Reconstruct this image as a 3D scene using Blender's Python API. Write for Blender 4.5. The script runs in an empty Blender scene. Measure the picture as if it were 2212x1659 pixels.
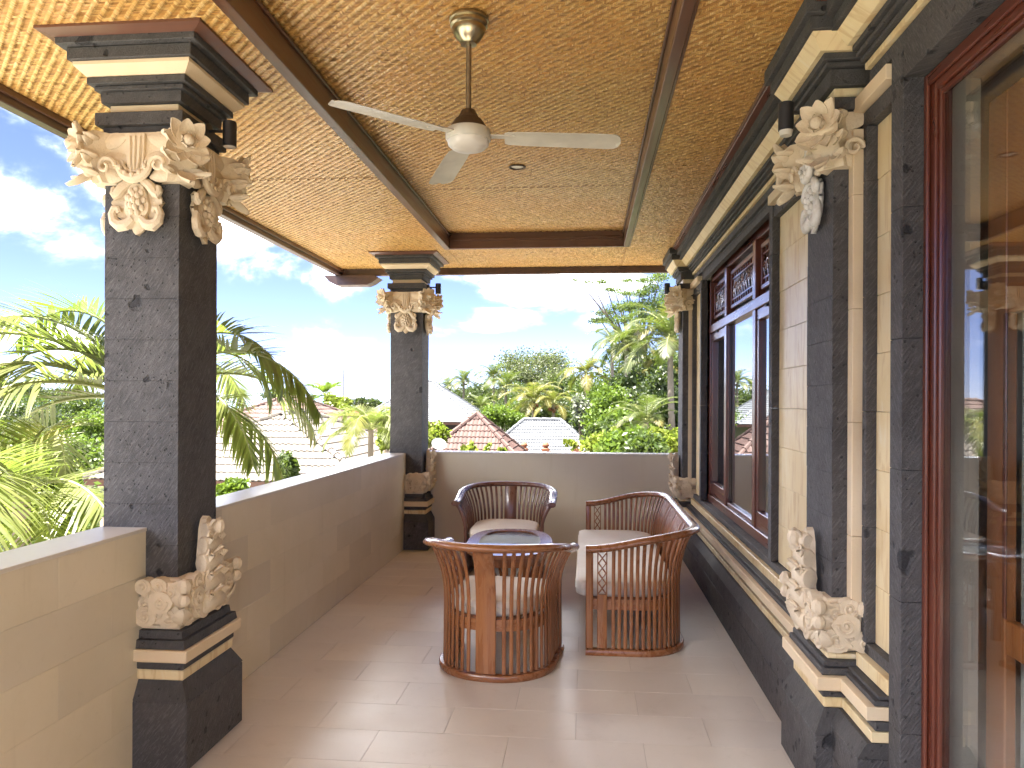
import bpy, math, random
import numpy as np
from mathutils import Vector, Matrix
R = math.radians
random.seed(11)
RNG = np.random.default_rng(5)
scene = bpy.context.scene
col = scene.collection

# ------------------------------------------------------------------ camera
cam_d = bpy.data.cameras.new('camera')
cam = bpy.data.objects.new('camera', cam_d)
col.objects.link(cam)
cam_d.sensor_width = 36.0
cam_d.lens = 36.0 * 1640.0 / 2212.0
cam_d.shift_y = 36.5 / 2212.0
cam_d.clip_start = 0.05
cam_d.clip_end = 30000.0
cam.matrix_world = (Matrix.Translation((0, 0, 1.52)) @ Matrix.Rotation(R(5.57), 4, 'Z')
                    @ Matrix.Rotation(R(90), 4, 'X') @ Matrix.Rotation(R(0.269), 4, 'Z'))
scene.camera = cam

# ------------------------------------------------------------------ sky, sun, exposure
SUN_EL, SUN_AZ = 71.0, 248.0          # azimuth from +Y, clockwise seen from above
sun_to = Vector((math.sin(R(SUN_AZ)) * math.cos(R(SUN_EL)), math.cos(R(SUN_AZ)) * math.cos(R(SUN_EL)), math.sin(R(SUN_EL))))
world = bpy.data.worlds.new('World')
scene.world = world
world.use_nodes = True


def build_world():
    nt = world.node_tree
    nt.nodes.clear()
    nd, lk = nt.nodes.new, nt.links.new
    out = nd('ShaderNodeOutputWorld')
    sky = nd('ShaderNodeTexSky')
    sky.sky_type = 'NISHITA'
    sky.sun_disc = False
    sky.sun_elevation = R(SUN_EL)
    sky.sun_rotation = R(SUN_AZ)
    sky.altitude = 50
    sky.air_density = 0.45
    sky.dust_density = 0.0
    sky.ozone_density = 2.5
    bg = nd('ShaderNodeBackground')
    bg.inputs['Strength'].default_value = 0.05
    tint = nd('ShaderNodeMix')
    tint.data_type = 'RGBA'
    tint.blend_type = 'MULTIPLY'
    tint.inputs[0].default_value = 1.0
    tint.inputs[7].default_value = (0.385, 0.335, 0.405, 1)
    lk(sky.outputs[0], tint.inputs[6])
    lk(tint.outputs[2], bg.inputs['Color'])
    tc = nd('ShaderNodeTexCoord')
    sep = nd('ShaderNodeSeparateXYZ')
    lk(tc.outputs['Generated'], sep.inputs[0])

    def math_(op, a, b=None, c=None):
        m = nd('ShaderNodeMath')
        m.operation = op
        for i, x in enumerate((a, b, c)):
            if x is None:
                continue
            if isinstance(x, (int, float)):
                m.inputs[i].default_value = x
            else:
                lk(x, m.inputs[i])
        return m.outputs[0]
    # noise on the direction, squashed so that clouds lie flat
    mp = nd('ShaderNodeMapping')
    mp.inputs['Scale'].default_value = (1.0, 1.0, 2.1)
    mp.inputs['Location'].default_value = (0.35, 1.1, 0.2)
    lk(tc.outputs['Generated'], mp.inputs[0])
    n1 = nd('ShaderNodeTexNoise')
    n1.inputs['Scale'].default_value = 3.2
    n1.inputs['Detail'].default_value = 9
    n1.inputs['Roughness'].default_value = 0.58
    n1.inputs['Distortion'].default_value = 0.25
    lk(mp.outputs[0], n1.inputs['Vector'])
    dens = math_('SUBTRACT', n1.outputs['Fac'], 0.0)
    # cumulus banks in and out of view (direction, half width, half height, weight)
    banks = [(-37, 9.0, 6.5, 4.6, .28), (-46, 6.0, 7, 4, .20), (-36, 3.5, 12, 3, .16), (-27, 12.5, 10, 5.5, .27), (-16, 10, 8, 3.8, .22),
             (-20.5, 5.5, 3.0, 1.6, .17), (-17.5, 3.6, 2.2, 1.0, .12), (-7.5, 5.8, 5.0, 1.9, .21), (-4, 8.8, 7, 2.4, .22), (-10, 9.6, 5, 2.2, .2),
             (1.0, 5.2, 3.0, 1.6, .17), (3.5, 4.4, 2.6, 1.2, .13), (-7.6, 4.0, 1.6, .7, .09), (-6, 23, 26, 6, .24), (-58, 16, 12, 7, .22), (-75, 12, 10, 6, .2), (30, 14, 16, 6, .2), (-100, 18, 16, 9, .22),
             (150, 20, 30, 10, .2), (-150, 25, 25, 9, .2), (80, 18, 20, 8, .2)]
    acc = None
    for az, el, wa, we, wt in banks:
        d = Vector((math.sin(R(az)) * math.cos(R(el)), math.cos(R(az)) * math.cos(R(el)), math.sin(R(el))))
        rt = Vector((math.cos(R(az)), -math.sin(R(az)), 0))
        up = rt.cross(d)
        if up.z < 0:
            up = -up

        def dot(v):
            vm = nd('ShaderNodeVectorMath')
            vm.operation = 'DOT_PRODUCT'
            lk(tc.outputs['Generated'], vm.inputs[0])
            vm.inputs[1].default_value = v
            return vm.outputs['Value']
        a = math_('DIVIDE', dot(rt), math.tan(R(wa)))
        b = math_('DIVIDE', dot(up), math.tan(R(we)))
        r2 = math_('ADD', math_('MULTIPLY', a, a), math_('MULTIPLY', b, b))
        front = math_('GREATER_THAN', dot(d), 0.2)
        g = math_('MULTIPLY', math_('MULTIPLY', math_('EXPONENT', math_('MULTIPLY', r2, -1.0)), front), wt)
        acc = g if acc is None else math_('MAXIMUM', acc, g)
    dens = math_('ADD', dens, acc)
    mr = nd('ShaderNodeMapRange')
    mr.interpolation_type = 'SMOOTHSTEP'
    mr.inputs['From Min'].default_value = 0.585
    mr.inputs['From Max'].default_value = 0.81
    lk(dens, mr.inputs['Value'])
    above = nd('ShaderNodeMapRange')
    above.inputs['From Min'].default_value = 0.012
    above.inputs['From Max'].default_value = 0.06
    lk(sep.outputs['Z'], above.inputs['Value'])
    fac = math_('MULTIPLY', math_('POWER', mr.outputs[0], 2.6), above.outputs[0])
    n2 = nd('ShaderNodeTexNoise')
    n2.inputs['Scale'].default_value = 7
    n2.inputs['Detail'].default_value = 5
    lk(mp.outputs[0], n2.inputs['Vector'])
    ramp = nd('ShaderNodeValToRGB')
    ramp.color_ramp.elements[0].position = 0.33
    ramp.color_ramp.elements[0].color = (0.085, 0.10, 0.125, 1)
    ramp.color_ramp.elements[1].position = 0.56
    ramp.color_ramp.elements[1].color = (1, 0.985, 0.96, 1)
    lk(n2.outputs['Fac'], ramp.inputs[0])
    cb = nd('ShaderNodeBackground')
    cb.inputs['Strength'].default_value = CLOUD
    lk(ramp.outputs[0], cb.inputs['Color'])
    mix = nd('ShaderNodeMixShader')
    lk(fac, mix.inputs[0])
    lk(bg.outputs[0], mix.inputs[1])
    lk(cb.outputs[0], mix.inputs[2])
    lk(mix.outputs[0], out.inputs['Surface'])


CLOUD = 3.0
build_world()
sun_d = bpy.data.lights.new('sun', 'SUN')
sun_d.energy = 2.1
sun_d.angle = R(0.53)
sun_d.color = (1.0, 0.95, 0.86)
sun = bpy.data.objects.new('sun', sun_d)
sun.rotation_euler = (-sun_to).to_track_quat('-Z', 'Y').to_euler()
col.objects.link(sun)
vs = scene.view_settings
vs.view_transform = 'Standard'
vs.look = 'None'
vs.exposure = 4.38
vs.gamma = 1.0
vs.use_curve_mapping = False
cy = scene.cycles
cy.max_bounces = 10
cy.diffuse_bounces = 6
cy.glossy_bounces = 5
cy.transmission_bounces = 6
cy.transparent_max_bounces = 12
cy.use_denoising = True
cy.sample_clamp_indirect = 8.0
cy.caustics_reflective = False
cy.caustics_refractive = False


# ------------------------------------------------------------------ mesh helpers
class MB:
    def __init__(s):
        s.v, s.f = [], []

    def add(s, vs_, fs):
        o = len(s.v)
        s.v += [tuple(p) for p in vs_]
        s.f += [tuple(i + o for i in f) for f in fs]
        return s

    def box(s, x0, x1, y0, y1, z0, z1, b=0.0):
        if x0 > x1: x0, x1 = x1, x0
        if y0 > y1: y0, y1 = y1, y0
        if z0 > z1: z0, z1 = z1, z0
        if b <= 0:
            return s.add([(x0, y0, z0), (x1, y0, z0), (x1, y1, z0), (x0, y1, z0), (x0, y0, z1), (x1, y0, z1), (x1, y1, z1), (x0, y1, z1)],
                         [(0, 3, 2, 1), (4, 5, 6, 7), (0, 1, 5, 4), (1, 2, 6, 5), (2, 3, 7, 6), (3, 0, 4, 7)])
        b = min(b, (x1 - x0) * .45, (y1 - y0) * .45, (z1 - z0) * .45)
        X, Y, Z = (x0, x1), (y0, y1), (z0, z1)
        V, idx = [], {}
        for i in (0, 1):
            for j in (0, 1):
                for k in (0, 1):
                    sx, sy, sz = (1 - 2 * i), (1 - 2 * j), (1 - 2 * k)
                    c = (X[i], Y[j], Z[k])
                    idx[i, j, k, 0] = len(V); V.append((c[0], c[1] + sy * b, c[2] + sz * b))
                    idx[i, j, k, 1] = len(V); V.append((c[0] + sx * b, c[1], c[2] + sz * b))
                    idx[i, j, k, 2] = len(V); V.append((c[0] + sx * b, c[1] + sy * b, c[2]))
        F = []
        I = lambda i, j, k, a: idx[i, j, k, a]
        for e in (0, 1):
            q = [I(e, 0, 0, 0), I(e, 1, 0, 0), I(e, 1, 1, 0), I(e, 0, 1, 0)]
            F.append(q if e else q[::-1])
            q = [I(0, e, 0, 1), I(0, e, 1, 1), I(1, e, 1, 1), I(1, e, 0, 1)]
            F.append(q if e else q[::-1])
            q = [I(0, 0, e, 2), I(1, 0, e, 2), I(1, 1, e, 2), I(0, 1, e, 2)]
            F.append(q if e else q[::-1])
        for a in (0, 1):
            for c in (0, 1):
                q = [I(a, c, 0, 0), I(a, c, 1, 0), I(a, c, 1, 1), I(a, c, 0, 1)]
                F.append(q if a == c else q[::-1])
                q = [I(a, 0, c, 0), I(a, 0, c, 2), I(a, 1, c, 2), I(a, 1, c, 0)]
                F.append(q if a == c else q[::-1])
                q = [I(0, a, c, 1), I(1, a, c, 1), I(1, a, c, 2), I(0, a, c, 2)]
                F.append(q if a == c else q[::-1])
        for i in (0, 1):
            for j in (0, 1):
                for k in (0, 1):
                    t = [I(i, j, k, 0), I(i, j, k, 1), I(i, j, k, 2)]
                    F.append(t if (i + j + k) % 2 else t[::-1])
        return s.add(V, F)

    def frustum(s, cx, cy_, z0, z1, a0, a1, b0=None, b1=None):
        """square frustum: half sizes a (x) and b (y)"""
        b0 = a0 if b0 is None else b0
        b1 = a1 if b1 is None else b1
        return s.add([(cx - a0, cy_ - b0, z0), (cx + a0, cy_ - b0, z0), (cx + a0, cy_ + b0, z0), (cx - a0, cy_ + b0, z0),
                      (cx - a1, cy_ - b1, z1), (cx + a1, cy_ - b1, z1), (cx + a1, cy_ + b1, z1), (cx - a1, cy_ + b1, z1)],
                     [(0, 3, 2, 1), (4, 5, 6, 7), (0, 1, 5, 4), (1, 2, 6, 5), (2, 3, 7, 6), (3, 0, 4, 7)])

    def tube(s, pts, rad, n=8, cap=True, squash=None):
        pts = [Vector(p) for p in pts]
        if not isinstance(rad, (list, tuple)):
            rad = [rad] * len(pts)
        V, F = [], []
        T = []
        for i in range(len(pts)):
            a = pts[max(i - 1, 0)]
            b = pts[min(i + 1, len(pts) - 1)]
            T.append((b - a).normalized())
        ref = Vector((0, 0, 1)) if abs(T[0].z) < .9 else Vector((1, 0, 0))
        u = (ref - T[0] * ref.dot(T[0])).normalized()
        for i, p in enumerate(pts):
            u = (u - T[i] * u.dot(T[i]))
            u = u.normalized() if u.length > 1e-6 else Vector((1, 0, 0))
            w = T[i].cross(u)
            for k in range(n):
                a = 2 * math.pi * k / n
                V.append(p + (u * math.cos(a) * (squash or 1) + w * math.sin(a)) * rad[i])
        for i in range(len(pts) - 1):
            for k in range(n):
                k2 = (k + 1) % n
                F.append((i * n + k, i * n + k2, (i + 1) * n + k2, (i + 1) * n + k))
        if cap:
            F.append(tuple(range(n))[::-1])
            F.append(tuple((len(pts) - 1) * n + k for k in range(n)))
        return s.add(V, F)

    def sweep(s, pts, U, W, sec, cap=True, scl=None):
        """section sec=[(u,w)..] placed in frames U,W at pts"""
        n = len(sec)
        V, F = [], []
        for i, p in enumerate(pts):
            k = 1 if scl is None else scl[i]
            for a, b in sec:
                V.append(Vector(p) + Vector(U[i]) * a * k + Vector(W[i]) * b * k)
        for i in range(len(pts) - 1):
            for k in range(n):
                k2 = (k + 1) % n
                F.append((i * n + k, i * n + k2, (i + 1) * n + k2, (i + 1) * n + k))
        if cap:
            F.append(tuple(range(n))[::-1])
            F.append(tuple((len(pts) - 1) * n + k for k in range(n)))
        return s.add(V, F)

    def lathe(s, prof, c=(0, 0, 0), n=24):
        V, F = [], []
        for r, z in prof:
            for k in range(n):
                a = 2 * math.pi * k / n
                V.append((c[0] + r * math.cos(a), c[1] + r * math.sin(a), c[2] + z))
        for i in range(len(prof) - 1):
            for k in range(n):
                k2 = (k + 1) % n
                F.append((i * n + k, i * n + k2, (i + 1) * n + k2, (i + 1) * n + k))
        F.append(tuple(range(n))[::-1])
        F.append(tuple((len(prof) - 1) * n + k for k in range(n)))
        return s.add(V, F)

    def ball(s, c, r, n=8, sc=(1, 1, 1)):
        prof = [(max(1e-4, math.sin(math.pi * i / (n // 2 + 1))), -math.cos(math.pi * i / (n // 2 + 1))) for i in range(n // 2 + 2)]
        o = len(s.v)
        s.lathe(prof, (0, 0, 0), n)
        for i in range(o, len(s.v)):
            p = s.v[i]
            s.v[i] = (c[0] + p[0] * r * sc[0], c[1] + p[1] * r * sc[1], c[2] + p[2] * r * sc[2])
        return s

    def prism(s, poly, org, U, W, N, d0, d1):
        """2-D polygon (u,w) extruded along N from d0 to d1"""
        org, U, W, N = Vector(org), Vector(U), Vector(W), Vector(N)
        n = len(poly)
        V = [org + U * a + W * b + N * d0 for a, b in poly] + [org + U * a + W * b + N * d1 for a, b in poly]
        F = [tuple(range(n))[::-1], tuple(range(n, 2 * n))] + [(k, (k + 1) % n, n + (k + 1) % n, n + k) for k in range(n)]
        return s.add(V, F)

    def petal(s, base, d, nrm, L, wd, th=.008, curl=.3, cup=.3, nu=6, nv=4, tip=.12):
        """leaf or petal: starts at base, runs along d, faces nrm, curls towards nrm at its tip"""
        base, d, nrm = Vector(base), Vector(d).normalized(), Vector(nrm)
        nrm = (nrm - d * nrm.dot(d)).normalized()
        sd = d.cross(nrm)
        V, F = [], []
        for side in (1, 0):
            for i in range(nu + 1):
                t = i / nu
                w = wd * .5 * max(tip * t, math.sin(math.pi * min(1, (t * .86 + .14))) ** .65 if t < 1 else 0)
                cen = base + d * (L * t * (1 - .25 * abs(curl) * t)) + nrm * (curl * L * t * t)
                for j in range(nv + 1):
                    v = 2 * j / nv - 1
                    V.append(cen + sd * (w * v) + nrm * (cup * w * (abs(v) ** 1.5) + (0 if side else -th * (1 - .6 * v * v))))
        m = (nu + 1) * (nv + 1)
        for side in (0, 1):
            o = side * m
            for i in range(nu):
                for j in range(nv):
                    a = o + i * (nv + 1) + j
                    q = (a, a + nv + 1, a + nv + 2, a + 1)
                    F.append(q if side == 0 else q[::-1])
        for i in range(nu):
            for j in (0, nv):
                a = i * (nv + 1) + j
                q = (a, m + a, m + a + nv + 1, a + nv + 1)
                F.append(q if j else q[::-1])
        return s.add(V, F)

    def scroll(s, c, U, W, r0, turns=1.3, tube=.012, a0=0.0, sgn=1, n=22, lift=None, lf=0.0):
        """spiral volute in the plane U,W round c"""
        c, U, W = Vector(c), Vector(U), Vector(W)
        P, Q = [], []
        for i in range(n + 1):
            t = i / n
            a = a0 + sgn * turns * 2 * math.pi * t
            r = r0 * (1 - .82 * t)
            p = c + U * (r * math.cos(a)) + W * (r * math.sin(a))
            if lift is not None:
                p = p + Vector(lift) * (lf * t)
            P.append(p)
            Q.append(tube * (1 - .45 * t))
        return s.tube(P, Q, 7)

    def xf(s, M):
        s.v = [tuple(M @ Vector(p)) for p in s.v]
        return s

    def merge(s, o, M=None):
        return s.add([(M @ Vector(p)) for p in o.v] if M is not None else o.v, o.f)

    def mesh(s, name, mat, smooth=False):
        me = bpy.data.meshes.new(name)
        me.from_pydata(s.v, [], s.f)
        if mat is not None:
            me.materials.append(mat)
        if smooth:
            me.polygons.foreach_set('use_smooth', [True] * len(me.polygons))
            try:
                me.set_sharp_from_angle(angle=R(smooth if smooth is not True else 42))
            except Exception:
                pass
        me.update()
        return me

    def build(s, name, mat, parent=None, smooth=False, world=True):
        """one mesh object; with world=True the vertices are world coordinates and are moved into the parent's frame"""
        if parent is not None and world:
            o = wloc(parent)
            s.v = [(p[0] - o.x, p[1] - o.y, p[2] - o.z) for p in s.v]
        ob = bpy.data.objects.new(name, s.mesh(name, mat, smooth))
        col.objects.link(ob)
        ob.parent = parent
        return ob


def wloc(o):
    v = Vector((0, 0, 0))
    while o is not None:
        v = v + o.location
        o = o.parent
    return v


def tag(o, label=None, cat=None, group=None, kind=None):
    if label: o['label'] = label
    if cat: o['category'] = cat
    if group: o['group'] = group
    if kind: o['kind'] = kind
    return o


def thing(name, loc=(0, 0, 0), rz=0.0, label=None, cat=None, group=None, kind=None):
    o = bpy.data.objects.new(name, None)
    o.empty_display_size = .2
    col.objects.link(o)
    o.location = loc
    o.rotation_euler = (0, 0, rz)
    return tag(o, label, cat, group, kind or 'thing')


def inst(name, me, parent, loc=(0, 0, 0), rot=(0, 0, 0), scale=(1, 1, 1)):
    o = bpy.data.objects.new(name, me)
    col.objects.link(o)
    o.parent = parent
    o.location = loc
    o.rotation_euler = rot
    o.scale = scale
    return o


# ------------------------------------------------------------------ materials
class NT:
    def __init__(s, name):
        s.m = bpy.data.materials.new(name)
        s.m.use_nodes = True
        s.t = s.m.node_tree
        s.b = s.t.nodes['Principled BSDF']
        s.out = s.t.nodes['Material Output']

    def n(s, typ, ins=None, **kw):
        nd = s.t.nodes.new('ShaderNode' + typ)
        for k, v in kw.items():
            setattr(nd, k, v)
        for k, v in (ins or {}).items():
            s.set(nd.inputs[k], v)
        return nd

    def set(s, sock, v):
        if isinstance(v, bpy.types.NodeSocket):
            s.t.links.new(v, sock)
        elif isinstance(v, bpy.types.Node):
            s.t.links.new(v.outputs[0], sock)
        else:
            if isinstance(v, (tuple, list)) and len(v) == 3 and sock.type == 'RGBA':
                v = (*v, 1)
            sock.default_value = v

    def math(s, op, a, b=None, c=None, clamp=False):
        nd = s.n('Math', operation=op, use_clamp=clamp)
        for i, x in enumerate((a, b, c)):
            if x is not None:
                s.set(nd.inputs[i], x)
        return nd.outputs[0]

    def mix(s, f, a, b, mode='MIX'):
        nd = s.n('Mix', data_type='RGBA', blend_type=mode)
        s.set(nd.inputs[0], f)
        s.set(nd.inputs[6], a)
        s.set(nd.inputs[7], b)
        return nd.outputs[2]

    def pos(s, kind='world'):
        if kind == 'world':
            return s.n('NewGeometry').outputs['Position']
        return s.n('TexCoord').outputs['Object']

    def mapping(s, v, scale=(1, 1, 1), rot=(0, 0, 0), loc=(0, 0, 0)):
        return s.n('Mapping', {'Vector': v, 'Scale': scale, 'Rotation': rot, 'Location': loc}).outputs[0]

    def noise(s, v, scale=5, detail=4, rough=.5, dist=0.0):
        return s.n('TexNoise', {'Vector': v, 'Scale': scale, 'Detail': detail, 'Roughness': rough, 'Distortion': dist}).outputs['Fac']

    def ramp(s, f, stops):
        nd = s.n('ValToRGB')
        cr = nd.color_ramp
        while len(cr.elements) < len(stops):
            cr.elements.new(.5)
        for e, (p, c) in zip(cr.elements, stops):
            e.position = p
            e.color = (*c, 1) if len(c) == 3 else c
        s.set(nd.inputs[0], f)
        return nd.outputs[0]

    def rng(s, f, a, b, c=0.0, d=1.0, smooth=True):
        nd = s.n('MapRange', {'Value': f, 'From Min': a, 'From Max': b, 'To Min': c, 'To Max': d})
        nd.interpolation_type = 'SMOOTHSTEP' if smooth else 'LINEAR'
        return nd.outputs[0]

    def rand(s):
        return s.n('ObjectInfo').outputs['Random']

    def bump(s, h, strength=.3, dist=.005, prev=None):
        nd = s.n('Bump', {'Height': h, 'Strength': strength, 'Distance': dist})
        if prev is not None:
            s.set(nd.inputs['Normal'], prev)
        return nd.outputs[0]

    def fin(s, color=None, rough=None, normal=None, **kw):
        if color is not None: s.set(s.b.inputs['Base Color'], color)
        if rough is not None: s.set(s.b.inputs['Roughness'], rough)
        if normal is not None: s.set(s.b.inputs['Normal'], normal)
        for k, v in kw.items():
            s.set(s.b.inputs[k.replace('_', ' ')], v)
        return s.m


def q3(t, p):
    """position warped by noise, so that pits are ragged"""
    w = t.n('VectorMath', {0: t.n('TexNoise', {'Vector': p, 'Scale': 22.0, 'Detail': 4.0}).outputs['Color'], 3: .07}, operation='SCALE').outputs[0]
    return t.n('VectorMath', {0: p, 1: w}, operation='ADD').outputs[0]


def m_lava(name='lava_stone', chisel=1.0, base=((.046, .043, .044), (.085, .080, .080))):
    t = NT(name)
    p = t.pos()
    sp = t.n('SeparateXYZ', {0: p})
    u = t.math('ADD', sp.outputs[0], sp.outputs[1])
    cv = t.n('CombineXYZ', {0: u, 1: sp.outputs[2], 2: t.math('MULTIPLY', t.math('SUBTRACT', sp.outputs[0], sp.outputs[1]), .3)}).outputs[0]
    g = t.noise(p, 9, 5, .6)
    c = t.mix(t.rng(g, .3, .72), base[0], base[1])
    c = t.mix(t.math('MULTIPLY', t.rand(), .5), c, (.066, .062, .063))
    fine = t.noise(p, 160, 3, .6)
    c = t.mix(t.rng(fine, .45, .75, 0, .55), c, (.105, .10, .10))
    st = t.noise(t.mapping(t.mapping(cv, (1, 1, 1), (0, 0, R(-52))), (24, 170, 30)), 1.0, 3, .6)
    c = t.mix(t.math('MULTIPLY', t.rng(st, .48, .66), .55 * chisel), c, (.15, .145, .145))
    # pits of different size
    pn = t.noise(p, 16, 2, .5)
    vor = t.n('TexVoronoi', {'Vector': t.n('VectorMath', {0: p, 1: t.n('VectorMath', {0: t.n('TexNoise', {'Vector': p, 'Scale': 30.0}).outputs['Color'], 3: .03}, operation='SCALE').outputs[0]}, operation='ADD').outputs[0], 'Scale': 17.0, 'Randomness': 1.0})
    rs = t.n('SeparateColor', {0: vor.outputs['Color']})
    rad = t.rng(rs.outputs[0], .72, 1.0, 0.0, .30)
    pit = t.rng(t.math('SUBTRACT', vor.outputs['Distance'], rad), -.12, .02, 1, 0)
    v2 = t.n('TexVoronoi', {'Vector': p, 'Scale': 60.0})
    r2 = t.n('SeparateColor', {0: v2.outputs['Color']})
    pit2 = t.rng(t.math('SUBTRACT', v2.outputs['Distance'], t.rng(r2.outputs[1], .7, 1.0, 0, .32)), -.1, .02, 1, 0)
    v3 = t.n('TexVoronoi', {'Vector': t.mapping(q3(t, p), (1, 1, .62), (.3, .5, .2)), 'Scale': 8.5})
    r3 = t.n('SeparateColor', {0: v3.outputs['Color']})
    pit3 = t.rng(t.math('SUBTRACT', v3.outputs['Distance'], t.rng(r3.outputs[2], .74, 1.0, 0, .26)), -.10, .01, 1, 0)
    pit = t.math('MAXIMUM', t.math('MAXIMUM', pit, pit3), t.math('MULTIPLY', pit2, .7))
    c = t.mix(t.math('MULTIPLY', pit, .85), c, (.010, .0095, .012))
    h = t.math('ADD', t.math('MULTIPLY', st, .8 * chisel), t.math('MULTIPLY', fine, .35))
    h = t.math('SUBTRACT', h, t.math('MULTIPLY', pit, .9))
    return t.fin(c, t.rng(fine, .3, .7, .62, .9), t.bump(h, 1.0, .009))


def m_cream(name, a, b, stain=(.42, .25, .10), grain=0.0, rough=.7, stain_amt=.35, bump=.25):
    t = NT(name)
    p = t.pos()
    g = t.noise(p, 3.5, 5, .55, .4)
    c = t.mix(t.rng(g, .3, .7), a, b)
    if grain:
        sp = t.n('SeparateXYZ', {0: p})
        wv = t.n('CombineXYZ', {0: t.math('ADD', sp.outputs[1], sp.outputs[0]), 1: sp.outputs[2], 2: t.math('MULTIPLY', t.rand(), 40.0)}).outputs[0]
        w = t.noise(t.mapping(wv, (9, 1.3, 1)), 1.6, 4, .55, 1.6)
        c = t.mix(t.math('MULTIPLY', t.rng(w, .50, .62), grain), c, stain)
        c = t.mix(t.math('MULTIPLY', t.rng(w, .40, .30), grain * .8), c, (.80, .74, .62))
    st = t.noise(p, 1.7, 6, .62, .8)
    c = t.mix(t.math('MULTIPLY', t.rng(st, .55, .75), stain_amt), c, stain)
    c = t.mix(t.math('MULTIPLY', t.rand(), .28), c, b)
    f = t.noise(p, 90, 4, .6)
    c = t.mix(t.rng(f, .6, .8, 0, .25), c, stain)
    return t.fin(c, rough, t.bump(f, bump, .004), Specular_IOR_Level=.35)


def m_carve(name='carved_paras'):
    t = NT(name)
    p = t.pos()
    g = t.noise(p, 7, 5, .6)
    c = t.mix(t.rng(g, .3, .7), (.65, .54, .385), (.74, .635, .475))
    f = t.noise(p, 60, 4, .65)
    c = t.mix(t.rng(f, .55, .8, 0, .4), c, (.47, .35, .21))
    return t.fin(c, .8, t.bump(t.math('ADD', f, t.math('MULTIPLY', t.noise(p, 190, 3, .7), .6)), .7, .005), Specular_IOR_Level=.25)


def m_tile(name, a, b, rough, amt=.5, sc=2.0, bump=.02, spec=.5):
    t = NT(name)
    p = t.pos()
    r = t.rand()
    off = t.n('CombineXYZ', {0: t.math('MULTIPLY', r, 13.0), 1: t.math('MULTIPLY', r, 29.0), 2: r}).outputs[0]
    q = t.n('VectorMath', {0: p, 1: off}, operation='ADD').outputs[0]
    g = t.noise(q, sc, 6, .6, .5)
    c = t.mix(t.rng(g, .28, .72), a, b)
    c = t.mix(t.math('MULTIPLY', t.math('SUBTRACT', r, .45), amt, clamp=True), c, (a[0] * .74, a[1] * .76, a[2] * .86))
    f = t.noise(p, 40, 4, .6)
    c = t.mix(t.rng(f, .55, .8, 0, .12), c, (a[0] * .6, a[1] * .58, a[2] * .55))
    sk = t.noise(t.mapping(p, (7, 7, .7)), 1.0, 5, .65, .3)
    c = t.mix(t.rng(sk, .56, .78, 0, .30), c, (a[0] * .66, a[1] * .62, a[2] * .56))
    rg = t.rng(t.noise(p, 5, 4, .6), .3, .7, rough * .93, rough * 1.08)
    return t.fin(c, rg, t.bump(f, bump, .002), Specular_IOR_Level=spec)


def m_wood(name, a, b, rough=.32, axis=2, sc=1.0, coat=.45):
    t = NT(name)
    p = t.pos('obj')
    r = t.rand()
    off = t.n('CombineXYZ', {0: t.math('MULTIPLY', r, 7.0), 1: t.math('MULTIPLY', r, 17.0), 2: t.math('MULTIPLY', r, 5.0)}).outputs[0]
    q = t.n('VectorMath', {0: p, 1: off}, operation='ADD').outputs[0]
    s3 = [28 * sc] * 3
    s3[axis] = 1.6 * sc
    g = t.noise(t.mapping(q, tuple(s3)), 1.0, 5, .6, .6)
    c = t.mix(t.rng(g, .32, .68), a, b)
    c = t.mix(t.math('MULTIPLY', r, .45), c, (a[0] * .75, a[1] * .7, a[2] * .7))
    f = t.noise(t.mapping(q, tuple(x * 6 for x in s3)), 1.0, 3, .6)
    c = t.mix(t.rng(f, .55, .8, 0, .35), c, (a[0] * .4, a[1] * .35, a[2] * .35))
    m = t.fin(c, t.rng(g, .3, .7, rough * .85, rough * 1.25), t.bump(f, .12, .001), Coat_Weight=coat, Coat_Roughness=.14)
    return m


def m_plain(name, c, rough=.5, metal=0.0, var=.25, sc=6, bump=0.0, **kw):
    t = NT(name)
    p = t.pos('obj')
    g = t.noise(p, sc, 4, .6)
    cc = t.mix(t.rng(g, .3, .7, 0, var), c, (c[0] * .55, c[1] * .55, c[2] * .55))
    nm = t.bump(t.noise(p, sc * 14, 3, .6), bump, .002) if bump else None
    return t.fin(cc, rough, nm, Metallic=metal, **kw)


def m_weave():
    t = NT('woven_bamboo')
    at = t.n('Attribute', attribute_name='tone').outputs['Fac']
    p = t.pos()
    g = t.noise(p, 1.3, 4, .55)
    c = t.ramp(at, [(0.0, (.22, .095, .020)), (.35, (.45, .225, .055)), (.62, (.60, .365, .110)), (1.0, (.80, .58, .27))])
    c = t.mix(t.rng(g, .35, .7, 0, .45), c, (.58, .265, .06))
    fib = t.noise(t.mapping(p, (400, 400, 40)), 1, 2, .5)
    c = t.mix(t.rng(fib, .5, .8, 0, .3), c, (.25, .11, .03))
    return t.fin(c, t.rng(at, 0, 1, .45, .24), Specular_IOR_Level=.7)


def m_fabric():
    t = NT('cream_cushion')
    p = t.pos('obj')
    w = t.noise(p, 420, 2, .5)
    g = t.noise(p, 4, 4, .5)
    c = t.mix(t.rng(g, .3, .7), (.76, .72, .63), (.82, .79, .71))
    c = t.mix(t.rng(w, .5, .8, 0, .2), c, (.5, .45, .36))
    return t.fin(c, .9, t.bump(t.math('ADD', t.math('MULTIPLY', w, .3), g), .25, .004), Sheen_Weight=.15)


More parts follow.
